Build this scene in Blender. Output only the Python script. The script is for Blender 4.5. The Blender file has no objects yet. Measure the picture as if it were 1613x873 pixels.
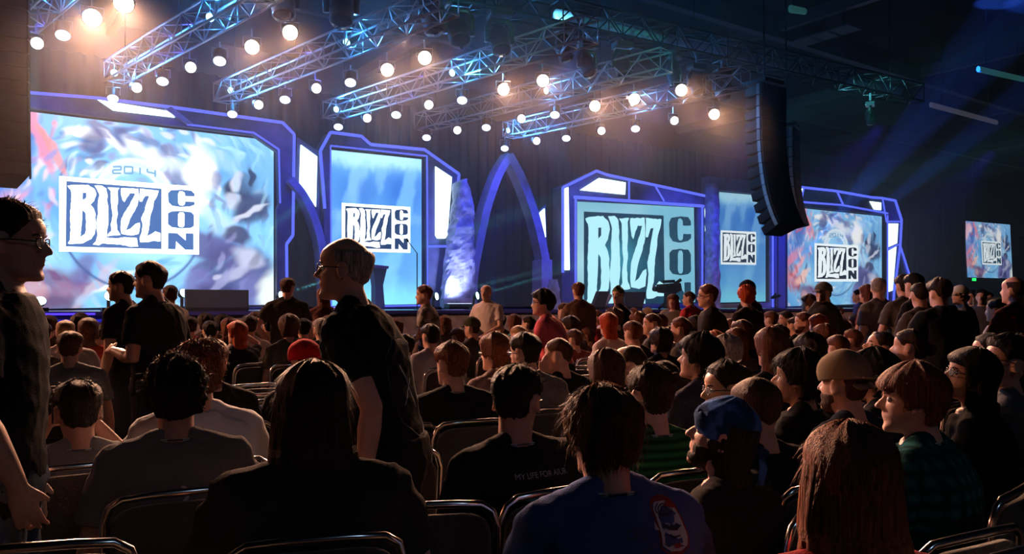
import bpy, bmesh, math, random
import numpy as np
from mathutils import Vector, Matrix, noise
from mathutils.geometry import tessellate_polygon
R = math.radians
SC = bpy.context.scene
COL = SC.collection
F, CX, HY, CH = 1250.0, 806.5, 481.0, 1.49     # focal length (px), centre column, horizon row, camera height

# ------------------------------------------------------------------ camera, world, exposure
cd = bpy.data.cameras.new('camera')
cd.sensor_width = 36.0
cd.lens = F / 1613 * 36.0
cd.shift_y = (HY - 436.5) / 1613
cd.clip_end = 300
cam = bpy.data.objects.new('camera', cd)
cam.location = (0, 0, CH)
cam.rotation_euler = (R(90), 0, 0)
COL.objects.link(cam)
SC.camera = cam
SC.view_settings.view_transform = 'Standard'
SC.view_settings.look = 'None'
SC.view_settings.exposure = 0.0
SC.view_settings.gamma = 1.0
SC.view_settings.use_curve_mapping = False
w = bpy.data.worlds.new('world'); SC.world = w
w.use_nodes = True
w.node_tree.nodes['Background'].inputs[0].default_value = (0.55, 0.30, 0.30, 1)
w.node_tree.nodes['Background'].inputs[1].default_value = 0.006
SC.cycles.use_denoising = True
SC.cycles.max_bounces = 4
SC.cycles.diffuse_bounces = 2
SC.cycles.glossy_bounces = 2
SC.cycles.transmission_bounces = 4
SC.cycles.volume_bounces = 0
SC.cycles.sample_clamp_indirect = 3.0

# ------------------------------------------------------------------ stage frame: u along the stage, v towards its back
CT, ST = math.cos(R(35)), math.sin(R(35))
def W(u, v, z): return Vector((u*CT - v*ST, u*ST + v*CT, z))
def SUV(px, py, V):
    tx = (px - CX) / F
    t = V / (CT - ST*tx)
    return t*(tx*CT + ST), CH + (HY - py)*t/F          # u, z
def at(px, py, Y): return Vector(((px - CX)/F*Y, Y, CH + (HY - py)*Y/F))
def atz(px, py, z):
    Y = F*(z - CH)/(HY - py)
    return Vector(((px - CX)/F*Y, Y, z))
def spot(name, loc, tgt, energy, color, size, blend=0.5, rad=0.08, parent=None):
    l = bpy.data.lights.new(name, 'SPOT')
    l.energy = energy; l.color = color; l.spot_size = R(size); l.spot_blend = blend; l.shadow_soft_size = rad
    o = bpy.data.objects.new(name, l); COL.objects.link(o)
    d = Vector(tgt) - Vector(loc)
    o.rotation_euler = d.to_track_quat('-Z', 'Y').to_euler()
    if parent is not None:
        o.parent = parent; o.location = Vector(loc) - parent.location
    else: o.location = loc
    return o
def lamp(name, loc, energy, color, rad=0.1):
    l = bpy.data.lights.new(name, 'POINT'); l.energy = energy; l.color = color; l.shadow_soft_size = rad
    o = bpy.data.objects.new(name, l); o.location = loc; COL.objects.link(o); return o

BLUE = (0.10, 0.14, 1.0); WARM = (1.0, 0.62, 0.36); TEAL = (0.08, 0.9, 0.75); SKYB = (0.12, 0.5, 1.0)
def area(name, loc, tgt, energy, color, sx, sy):
    l = bpy.data.lights.new(name, 'AREA'); l.shape = 'RECTANGLE'; l.size = sx; l.size_y = sy
    l.energy = energy; l.color = color
    o = bpy.data.objects.new(name, l); COL.objects.link(o); o.location = loc
    o.rotation_euler = (Vector(tgt) - Vector(loc)).to_track_quat('-Z', 'Y').to_euler(); return o
# stage wash from the rig on to the set
for k, (px, e) in enumerate(((60, 700), (250, 700), (430, 800), (600, 800), (760, 1000), (900, 1200), (1060, 1500), (1220, 900), (1400, 700))):
    u, z = SUV(px, 300, 24)
    spot('blue_stage_wash', W(u, 18.5, 9.2), W(u, 25.5, 2.8), e*2.8, (0.06, 0.06, 1.0), 48, 0.8, 0.2)
# added warm fill, no fixtures, raking the audience from above the stage
for k, (px, pv, e) in enumerate(((150, 15, 250), (420, 15, 500), (640, 16, 700), (800, 17, 800), (960, 17, 800), (1100, 17, 700))):
    u, z = SUV(px, 300, pv)
    L = W(u, pv, 7.4)
    spot('warm_added_wash', L, Vector((L.x*0.45 - 0.6, 6.5, 1.0)), e, (1.0, 0.42, 0.22), 60, 0.9, 0.12)

# strong warm side light from the rig beyond the left edge, raking across the seats
spot('warm_side_wash', (-15, 11, 6.0), (3.4, 9.5, 0.9), 9500, (1.0, 0.42, 0.23), 46, 0.9, 0.15)
spot('warm_side_wash', (-13, 8.5, 5.0), (2, 3.5, 0.9), 800, (1.0, 0.38, 0.22), 50, 0.9, 0.15)
# dim cool house light high behind the camera
spot('cool_house_light', (5.5, -5.5, 8.5), (0.6, 2.6, 0.9), 120, (0.45, 0.66, 1.0), 36, 0.7, 0.06)
# soft warm front light from the hall on to the stage front and the faces turned this way
for k, (x, y, u_) in enumerate(((-6, 3, 6), (3, 4, 15), (12, 8, 26))):
    spot('house_front_wash', (x, y, 10.5), W(u_, 17.8, 0.6), 6000, (1.0, 0.52, 0.40), 28, 0.9, 0.2)

# ------------------------------------------------------------------ materials
MATS = {}
def mat(name, col, rough=0.6, metal=0.0, emit=None, es=1.0, sss=0.0, bump=None, var=None, sheen=0.0, spec=0.5, stretch=None):
    """principled material; bump=(scale,strength), var=(scale,amount) gives the surface procedural grain"""
    if name in MATS: return MATS[name]
    m = bpy.data.materials.new(name); m.use_nodes = True
    nt = m.node_tree; b = nt.nodes['Principled BSDF']
    b.inputs['Base Color'].default_value = (*col, 1)
    b.inputs['Roughness'].default_value = rough
    b.inputs['Metallic'].default_value = metal
    b.inputs['Specular IOR Level'].default_value = spec
    if sss: b.inputs['Subsurface Weight'].default_value = sss; b.inputs['Subsurface Radius'].default_value = (0.012, 0.004, 0.002); b.inputs['Subsurface Scale'].default_value = 1.0
    if sheen: b.inputs['Sheen Weight'].default_value = sheen
    if emit: b.inputs['Emission Color'].default_value = (*emit, 1); b.inputs['Emission Strength'].default_value = es
    if var or bump:
        tc = nt.nodes.new('ShaderNodeTexCoord')
        if stretch:
            mp = nt.nodes.new('ShaderNodeMapping'); mp.inputs['Scale'].default_value = stretch
            nt.links.new(tc.outputs['Object'], mp.inputs['Vector']); vec = mp.outputs[0]
        else: vec = tc.outputs['Object']
    if var:
        n = nt.nodes.new('ShaderNodeTexNoise'); n.inputs['Scale'].default_value = var[0]; n.inputs['Detail'].default_value = 4
        nt.links.new(vec, n.inputs['Vector'])
        r = nt.nodes.new('ShaderNodeValToRGB')
        a = var[1]
        r.color_ramp.elements[0].position = 0.3; r.color_ramp.elements[1].position = 0.7
        r.color_ramp.elements[0].color = (*[max(0, c*(1 - a)) for c in col], 1)
        r.color_ramp.elements[1].color = (*[min(1, c*(1 + a)) for c in col], 1)
        nt.links.new(n.outputs[0], r.inputs[0]); nt.links.new(r.outputs[0], b.inputs['Base Color'])
    if bump:
        n2 = nt.nodes.new('ShaderNodeTexNoise'); n2.inputs['Scale'].default_value = bump[0]; n2.inputs['Detail'].default_value = 3
        nt.links.new(vec, n2.inputs['Vector'])
        bp = nt.nodes.new('ShaderNodeBump'); bp.inputs['Strength'].default_value = bump[1]; bp.inputs['Distance'].default_value = 0.01
        nt.links.new(n2.outputs[0], bp.inputs['Height']); nt.links.new(bp.outputs[0], b.inputs['Normal'])
    MATS[name] = m
    return m
def emat(name, col, s):
    if name in MATS: return MATS[name]
    m = bpy.data.materials.new(name); m.use_nodes = True
    nt = m.node_tree; nt.nodes.clear()
    e = nt.nodes.new('ShaderNodeEmission'); o = nt.nodes.new('ShaderNodeOutputMaterial')
    e.inputs[0].default_value = (*col, 1); e.inputs[1].default_value = s
    nt.links.new(e.outputs[0], o.inputs[0]); MATS[name] = m
    return m
M_BLACK = mat('black_metal', (0.012, 0.012, 0.013), 0.45, 0.3)
M_CAB = mat('black_cabinet', (0.028, 0.027, 0.028), 0.7, bump=(90, 0.4), spec=0.2)
M_ALU = mat('truss_aluminium', (0.38, 0.40, 0.44), 0.35, 0.6)
M_DTRUSS = mat('dark_truss', (0.05, 0.05, 0.055), 0.5, 0.4)
M_SET = mat('set_grey_blue', (0.34, 0.36, 0.48), 0.55, bump=(6, 0.3), var=(2.0, 0.25))
M_SETD = mat('set_dark_blue', (0.10, 0.11, 0.17), 0.6, bump=(6, 0.3), var=(2.5, 0.3))
M_STONE = mat('set_stone', (0.42, 0.42, 0.50), 0.8, bump=(5, 1.0), var=(3.5, 0.45))
M_DRAPE = mat('black_drape', (0.028, 0.028, 0.08), 0.9, spec=0.03)
M_CHROME = mat('chrome_tube', (0.75, 0.73, 0.70), 0.18, 1.0)
M_EDGE = emat('blue_emissive_edge', (0.10, 0.14, 1.0), 1.3)  # even blue emission for the bands along the frame edges
M_PANEL = emat('white_light_panel', (0.62, 0.86, 1.0), 2.6)
M_PANELB = emat('blue_light_panel', (0.40, 0.66, 1.0), 1.7)

# ------------------------------------------------------------------ mesh building
class MB:
    def __init__(s): s.v = []; s.f = []
    def add(s, vs, fs):
        b = len(s.v); s.v += [tuple(x) for x in vs]; s.f += [tuple(b + i for i in f) for f in fs]; return s
    def box(s, c, size, M=None):
        c = Vector(c); hx, hy, hz = size[0]/2, size[1]/2, size[2]/2
        M = M or Matrix.Identity(3)
        vs = [c + M @ Vector((x*hx, y*hy, z*hz)) for x in (-1, 1) for y in (-1, 1) for z in (-1, 1)]
        return s.add(vs, [(0,1,3,2),(4,6,7,5),(0,4,5,1),(2,3,7,6),(0,2,6,4),(1,5,7,3)])
    def tube(s, pts, rad, n=8, flat=1.0, cap=True, ref=(0, 0, 1)):
        pts = [Vector(p) for p in pts]
        k = len(pts); rads = rad if isinstance(rad, (list, tuple)) else [rad]*k
        b = len(s.v); prev = None
        for i, p in enumerate(pts):
            t = (pts[min(i+1, k-1)] - pts[max(i-1, 0)])
            if t.length < 1e-9: t = Vector((0, 0, 1))
            t.normalize()
            if prev is None:
                a = Vector(ref)
                if abs(a.dot(t)) > 0.95: a = Vector((1, 0, 0))
                prev = (a - t*a.dot(t)).normalized()
            else: prev = (prev - t*prev.dot(t)).normalized()
            q = t.cross(prev)
            r = rads[i]
            ra, rb = (r if isinstance(r, (tuple, list)) else (r, r*flat))
            for j in range(n):
                an = 2*math.pi*j/n
                s.v.append(tuple(p + prev*math.cos(an)*ra + q*math.sin(an)*rb))
        for i in range(k-1):
            for j in range(n):
                a0 = b + i*n + j; a1 = b + i*n + (j+1) % n
                s.f.append((a0, a1, a1 + n, a0 + n))
        if cap:
            s.f.append(tuple(b + j for j in reversed(range(n)))); s.f.append(tuple(b + (k-1)*n + j for j in range(n)))
        return s
    def lathe(s, prof, M, n=16):
        """prof: (r, h) list about the local z axis of 4x4 M"""
        b = len(s.v)
        for r, h in prof:
            for j in range(n):
                a = 2*math.pi*j/n
                s.v.append(tuple(M @ Vector((r*math.cos(a), r*math.sin(a), h))))
        for i in range(len(prof)-1):
            for j in range(n):
                s.f.append((b+i*n+j, b+i*n+(j+1) % n, b+(i+1)*n+(j+1) % n, b+(i+1)*n+j))
        s.f.append(tuple(b+j for j in reversed(range(n)))); s.f.append(tuple(b+(len(prof)-1)*n+j for j in range(n)))
        return s
    def rings(s, rings, cap=True):
        b = len(s.v); n = len(rings[0])
        for r in rings: s.v += [tuple(p) for p in r]
        for i in range(len(rings)-1):
            for j in range(n):
                a0 = b+i*n+j; a1 = b+i*n+(j+1) % n
                s.f.append((a0, a1, a1+n, a0+n))
        if cap:
            s.f.append(tuple(b+j for j in reversed(range(n)))); s.f.append(tuple(b+(len(rings)-1)*n+j for j in range(n)))
        return s
    def poly(s, loops, fn, front, back=None):
        """extruded polygon; loops (outer first, then holes) of 2-D points, fn(x, y, d) -> 3-D"""
        ls = [[Vector((p[0], p[1], 0)) for p in l] for l in loops]
        tris = tessellate_polygon(ls)
        flat = [p for l in ls for p in l]
        b = len(s.v); m = len(flat)
        s.v += [tuple(fn(p.x, p.y, front)) for p in flat]
        s.f += [tuple(b+i for i in t) for t in tris]
        if back is not None:
            s.v += [tuple(fn(p.x, p.y, back)) for p in flat]
            s.f += [tuple(b+m+i for i in reversed(t)) for t in tris]
            o = b
            for l in ls:
                k = len(l)
                for i in range(k):
                    a0, a1 = o+i, o+(i+1) % k
                    s.f.append((a0, a1, a1+m, a0+m))
                o += k
        return s
    def build(s, name, m, parent=None, smooth=False, origin=None, bevel=0.0):
        me = bpy.data.meshes.new(name)
        if parent is not None: org = Vector(parent_loc(parent))
        elif origin is not None: org = Vector(origin)
        else:
            a = np.array(s.v); org = Vector((float(a[:, 0].mean()), float(a[:, 1].mean()), float(a[:, 2].min())))
        me.from_pydata([(x-org.x, y-org.y, z-org.z) for x, y, z in s.v], [], s.f)
        me.validate()
        bm = bmesh.new(); bm.from_mesh(me); bmesh.ops.recalc_face_normals(bm, faces=bm.faces[:]); bm.to_mesh(me); bm.free()
        if smooth: me.shade_smooth()
        me.materials.append(m)
        o = bpy.data.objects.new(name, me); COL.objects.link(o)
        if parent is not None: o.parent = parent
        else: o.location = org
        WLOC[o.name] = org
        if bevel:
            md = o.modifiers.new('bevel', 'BEVEL'); md.width = bevel; md.segments = 2; md.limit_method = 'ANGLE'
        return o
WLOC = {}
def parent_loc(o): return WLOC[o.name]
def tag(o, label=None, cat=None, group=None, kind=None):
    if label: o['label'] = label
    if cat: o['category'] = cat
    if group: o['group'] = group
    if kind: o['kind'] = kind
    return o
def empty(name, loc, label=None, cat=None, group=None):
    o = bpy.data.objects.new(name, None); o.empty_display_size = 0.1
    o.location = loc; COL.objects.link(o); WLOC[o.name] = Vector(loc)
    return tag(o, label, cat, group)
def sp(V, thick=0.0):
    """polygon drawn in photo pixels on the stage plane v=V; d moves it towards the audience"""
    def fn(px, py, d):
        u, z = SUV(px, py, V)
        return W(u, V - d, z)
    return fn

# ------------------------------------------------------------------ the hall
def quad(name, pts, m, n=(1, 1)):
    b = MB(); b.add(pts, [(0, 1, 2, 3)]); o = b.build(name, m, origin=(0, 0, 0)); return tag(o, kind='structure')
M_FLOOR = mat('dark_carpet', (0.03, 0.022, 0.022), 0.95, spec=0.1, bump=(120, 0.5), var=(8, 0.4))
M_WALL = mat('grey_hall_wall', (0.20, 0.20, 0.21), 0.8, bump=(3, 0.1), var=(0.6, 0.1))
M_CEIL = mat('black_ceiling', (0.02, 0.02, 0.022), 0.9, spec=0.1, bump=(4, 0.4), var=(1.0, 0.3))
U0, U1, V0, V1, HC = -14.0, 96.0, -9.0, 36.0, 13.0
def slab(name, u0, u1, v0, v1, z0, z1, m, bev=0.0):
    b = MB(); vs = [W(u, v, z) for u in (u0, u1) for v in (v0, v1) for z in (z0, z1)]
    b.add(vs, [(0,1,3,2),(4,6,7,5),(0,4,5,1),(2,3,7,6),(0,2,6,4),(1,5,7,3)])
    return b.build(name, m, bevel=bev)
tag(slab('floor', U0, U1, V0, V1, -0.2, 0, M_FLOOR), kind='structure')
tag(slab('ceiling', U0, U1, V0, V1, HC, HC+0.2, M_CEIL), kind='structure')
tag(slab('wall_back', U0, U1, V1, V1+0.2, 0, HC, M_WALL), kind='structure')
tag(slab('wall_front', U0, U1, V0-0.2, V0, 0, HC, M_CEIL), kind='structure')
tag(slab('wall_left', U0-0.2, U0, V0, V1, 0, HC, M_CEIL), kind='structure')
tag(slab('wall_right', U1, U1+0.2, V0, V1, 0, HC, M_WALL), kind='structure')
tag(slab('trim_1', 60, U1, V1-1.6, V1, 8.4, HC, M_CEIL), kind='structure')
M_JOIST = mat('ceiling_steel', (0.07, 0.07, 0.08), 0.6, 0.3)
for k, v in enumerate((4, 12, 20, 28)):
    tag(slab('ceiling_beam', U0, U1, v, v+0.35, HC-0.75, HC-0.001, M_JOIST), 'dark steel ceiling beam running the length of the black hall', 'ceiling beam', 'steel beams under the black ceiling', 'structure')
for k in range(9):
    u = -6 + 11.0*k
    tag(slab('ceiling_beam', u, u+0.3, V0, V1, HC-0.5, HC-0.001, M_JOIST), 'dark steel ceiling beam running the length of the black hall', 'ceiling beam', 'steel beams under the black ceiling', 'structure')
# drapes behind the set
def drape(name, u0, u1, v, z0, z1, label, fold=0.45, amp=0.12, m=M_DRAPE):
    n = int((u1-u0)/fold*8); b = MB(); vs = []
    for i in range(n+1):
        u = u0+(u1-u0)*i/n
        a = amp*(math.sin(u*2*math.pi/fold) + 0.5*math.sin(u*2*math.pi/fold*0.37+1))
        for z in (z0, z1): vs.append(W(u, v + a, z))
        for z in (z0, z1): vs.append(W(u, v + a + 0.01, z))
    fs = []
    for i in range(n):
        a = 4*i
        fs += [(a, a+4, a+5, a+1), (a+2, a+3, a+7, a+6), (a+1, a+5, a+7, a+3), (a, a+2, a+6, a+4)]
    fs += [(0, 1, 3, 2), (4*n, 4*n+2, 4*n+3, 4*n+1)]
    b.add(vs, fs)
    return tag(b.build(name, m, smooth=True), label, 'curtain')
drape('backdrop_curtain', -6, 58, 27.5, 1.38, 9.2, 'long dark pleated stage curtain washed blue behind the whole set')
# the stage platform
st = empty('stage', W(20, 21, 0), 'long low stage platform with a grey carpeted front skirt', 'stage')
b = MB()
def ub(b, u0, u1, v0, v1, z0, z1):
    vs = [W(u, v, z) for u in (u0, u1) for v in (v0, v1) for z in (z0, z1)]
    return b.add(vs, [(0,1,3,2),(4,6,7,5),(0,4,5,1),(2,3,7,6),(0,2,6,4),(1,5,7,3)])
M_DECK = mat('glossy_stage_deck', (0.06, 0.065, 0.10), 0.25, bump=(4, 0.1))
M_SKIRT = mat('stage_skirt_cloth', (0.38, 0.29, 0.28), 0.9, bump=(30, 0.6), var=(4, 0.3))
ub(b, -4, 56, 18.5, 28.3, 1.26, 1.36).build('deck', M_DECK, st)
b = MB(); ub(b, -3.98, 55.98, 18.55, 18.75, 0, 1.26).build('skirt', M_SKIRT, st)
b = MB(); ub(b, -4, 56, 18.44, 18.5, 1.27, 1.35).build('deck_edge', mat('stage_edge', (0.05, 0.05, 0.25), 0.4), st)
for u in range(-2, 56, 8):
    b = MB(); ub(b, u-.06, u+.06, 20-.06, 20+.06, 0, 1.26).build('support_leg', M_BLACK, st)
b = MB(); u0, _ = SUV(70, 490, 18.4); u1, _ = SUV(150, 490, 18.4); ub(b, u0, u1, 18.39, 18.44, 1.29, 1.33).build('light_strip', emat('purple_strip', (0.12, 0.06, 1.0), 1.2), st)
b = MB(); u0, _ = SUV(-30, 500, 18.4); u1, _ = SUV(200, 490, 18.4); ub(b, u0, u1, 18.40, 18.44, 1.14, 1.20).build('light_strip', emat('blue_strip', (0.03, 0.03, 0.7), 0.6), st)

# ------------------------------------------------------------------ screens
QX = ((85,62),(1370,165),(1355,845),(65,818))           # corners of the traced logo plate: TL TR BR BL
def nrm(x, y):
    """inverse bilinear: traced logo point -> 0..1, 0..1"""
    s = t = 0.5
    for _ in range(12):
        (x0,y0),(x1,y1),(x2,y2),(x3,y3) = QX
        fx = (1-s)*(1-t)*x0+s*(1-t)*x1+s*t*x2+(1-s)*t*x3 - x
        fy = (1-s)*(1-t)*y0+s*(1-t)*y1+s*t*y2+(1-s)*t*y3 - y
        ax = (1-t)*(x1-x0)+t*(x2-x3); bx = (1-s)*(x3-x0)+s*(x2-x1)
        ay = (1-t)*(y1-y0)+t*(y2-y3); by = (1-s)*(y3-y0)+s*(y2-y1)
        d = ax*by-bx*ay
        s -= (fx*by-bx*fy)/d; t -= (ax*fy-fx*ay)/d
    return s, t
PANEL = [(145,112),(1000,185),(985,790),(122,768)]
LB = [[(152,160),(185,152),(330,150),(385,190),(400,245),(378,310),(345,348),(372,385),(388,440),(383,480),(390,520),(385,580),(375,640),(345,690),(300,715),(270,735),(150,742),(140,735),(160,700),(168,600),(165,480),(175,360),(182,250),(178,200)],
      [(280,228),(312,228),(310,280),(280,303)], [(275,400),(300,430),(305,520),(298,560),(300,600),(290,640),(248,672),(258,600),(268,500)]]
LL = [[(385,155),(450,155),(490,185),(500,260),(492,300),(498,340),(502,440),(498,540),(485,600),(480,675),(560,685),(640,672),(755,680),(765,765),(700,770),(600,745),(520,742),(440,735),(410,755),(355,748),(385,712),(398,640),(390,580),(395,520),(410,440),(412,330),(425,240),(405,190)]]
LI = [[(500,175),(608,178),(590,205),(592,300),(582,360),(586,440),(572,500),(578,600),(605,650),(540,655),(490,665),(490,645),(522,610),(520,540),(538,460),(530,360),(528,260),(528,210)]]
Z1 = [[(622,180),(780,185),(782,290),(770,350),(735,420),(700,480),(672,560),(655,605),(700,585),(750,535),(785,525),(788,560),(770,640),(700,655),(615,640),(608,600),(612,540),(620,480),(650,420),(690,360),(735,270),(752,235),(700,232),(665,290),(650,320),(632,300),(620,230)]]
Z2 = [[(795,185),(972,205),(955,260),(925,310),(915,370),(885,470),(870,590),(848,662),(890,640),(930,612),(978,630),(978,712),(900,710),(860,722),(785,722),(780,690),(795,640),(812,560),(800,480),(830,420),(840,370),(860,310),(880,258),(845,258),(812,315),(790,315)]]
LC = [[(1062,230),(1090,200),(1200,195),(1290,205),(1322,235),(1322,262),(1228,258),(1226,225),(1200,208),(1170,212),(1158,240),(1158,330),(1170,350),(1200,356),(1222,345),(1230,312),(1322,318),(1320,345),(1280,362),(1180,368),(1100,355),(1065,320)]]
LO = [[(1058,430),(1090,412),(1180,408),(1285,420),(1312,450),(1308,560),(1275,578),(1180,582),(1090,570),(1055,540)], [(1155,440),(1170,420),(1205,420),(1220,440),(1215,555),(1200,572),(1165,570),(1150,550)]]
LN = [[(1055,628),(1140,630),(1225,705),(1228,632),(1303,634),(1300,798),(1215,795),(1128,710),(1122,792),(1050,790)]]
def noisy(loop, amp, seed):
    """break a traced outline into a ragged one"""
    rnd = random.Random(seed); out = []
    for i, p in enumerate(loop):
        q = loop[(i+1) % len(loop)]
        L = math.hypot(q[0]-p[0], q[1]-p[1]); k = max(1, int(L/22))
        for j in range(k):
            a = j/k; e = amp if j else 0
            out.append((p[0]+(q[0]-p[0])*a + rnd.uniform(-e, e), p[1]+(q[1]-p[1])*a + rnd.uniform(-e, e)))
    return out
def logo(parent, fn, white, dark, letter, d=0.012, ragged=3.0):
    """fn(s, t, d) maps the plate's unit square on to its screen"""
    g = lambda x, y, dd: fn(*nrm(x, y), dd)
    MB().poly([[(0,0),(1,0),(1,1),(0,1)]], fn, d, 0.0).build('logo_plate', white, parent)
    MB().poly([PANEL], g, 2*d, d).build('logo_panel', dark, parent)
    b = MB()
    for L in (LB, LL, LI, Z1, Z2): b.poly([noisy(l, ragged, 7) for l in L], g, 3*d, 2*d)
    b.build('logo_lettering', letter, parent)
    b = MB()
    for L in (LC, LO, LN): b.poly(L, g, 2*d, d)
    b.build('logo_lettering', dark, parent)
def vc_mat(name, gain):
    m = bpy.data.materials.new(name); m.use_nodes = True; nt = m.node_tree; nt.nodes.clear()
    a = nt.nodes.new('ShaderNodeVertexColor'); a.layer_name = 'picture'
    e = nt.nodes.new('ShaderNodeEmission'); o = nt.nodes.new('ShaderNodeOutputMaterial')
    e.inputs[1].default_value = gain
    nt.links.new(a.outputs[0], e.inputs[0]); nt.links.new(e.outputs[0], o.inputs[0]); return m
def srgb(c):
    c = np.asarray(c, float)/255.0
    return np.where(c <= 0.04045, c/12.92, ((c+0.055)/1.055)**2.4)
def vnoise(S, T, f, seed):
    rnd = np.random.RandomState(seed); out = np.zeros_like(S)
    for k in range(7):
        a = rnd.uniform(0, 2*math.pi); ff = f*rnd.uniform(0.5, 1.8); ph = rnd.uniform(0, 6.28)
        ph2 = rnd.uniform(0, 6.28)
        out += np.sin((S*math.cos(a)+T*math.sin(a))*ff*6.28 + ph + 1.7*np.sin((T*math.cos(a)-S*math.sin(a))*ff*4.1+ph2))
    return out/3.2
def paint(S, T, base, blobs, asp=1.7, warp=0.009):
    """soft-edged colour fields of an abstract wallpaper; S, T run 0..1"""
    C = base(S, T)
    Sw = S + warp*vnoise(S, T, 3.0, 3) + warp*0.5*vnoise(S, T, 9.0, 5)
    Tw = T + warp*1.4*vnoise(S, T, 3.2, 4) + warp*0.7*vnoise(S, T, 10.0, 6)
    for (s, t, rs, rt, ang, col, al, soft) in blobs:
        a = R(ang); ds = (Sw-s)*asp; dt = Tw-t
        x = (ds*math.cos(a)+dt*math.sin(a))/(rs*asp); y = (-ds*math.sin(a)+dt*math.cos(a))/rt
        r = np.sqrt(x*x+y*y)
        k = np.clip((1+soft-r)/(2*soft), 0, 1); k = k*k*(3-2*k)*al
        C = C*(1-k[..., None]) + srgb(col)*k[..., None]
    return C
def display(parent, fn, C, gain, name='display'):
    """fn(s, t, d) -> point; C is an (nt, ns, 3) linear picture"""
    nt_, ns = C.shape[:2]
    me = bpy.data.meshes.new(name)
    o0 = parent_loc(parent)
    vs = [tuple(fn(i/(ns-1), j/(nt_-1), 0) - o0) for j in range(nt_) for i in range(ns)]
    fs = [(j*ns+i, j*ns+i+1, (j+1)*ns+i+1, (j+1)*ns+i) for j in range(nt_-1) for i in range(ns-1)]
    me.from_pydata(vs, [], fs)
    ca = me.color_attributes.new('picture', 'FLOAT_COLOR', 'POINT')
    buf = np.ones((nt_*ns, 4), np.float32); buf[:, :3] = np.clip(C.reshape(-1, 3), 0, 1.2)
    ca.data.foreach_set('color', buf.ravel())
    me.materials.append(vc_mat(name+'_picture', gain))
    o = bpy.data.objects.new(name, me); COL.objects.link(o); o.parent = parent; WLOC[o.name] = o0
    return o
def bil(V, c):
    """c: four photo-pixel corners TL TR BR BL on the stage plane v=V -> fn(s, t, d)"""
    P = [SUV(x, y, V) for x, y in c]
    def fn(s, t, d):
        u = (1-s)*(1-t)*P[0][0]+s*(1-t)*P[1][0]+s*t*P[2][0]+(1-s)*t*P[3][0]
        z = (1-s)*(1-t)*P[0][1]+s*(1-t)*P[1][1]+s*t*P[2][1]+(1-s)*t*P[3][1]
        return W(u, V-d, z)
    return fn
def sub(fn, s0, t0, s1, t1):
    return lambda s, t, d: fn(s0+(s1-s0)*s, t0+(t1-t0)*t, d)
def cabinet(parent, fn, name='housing', depth=0.25, m=None, e=0.012):
    MB().poly([[(-e,-e),(1+e,-e),(1+e,1+e),(-e,1+e)]], fn, -0.02, -depth).build(name, m or M_BLACK, parent)

def grid(ns, nt_):
    return np.meshgrid(np.linspace(0, 1, ns), np.linspace(0, 1, nt_))
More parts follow.
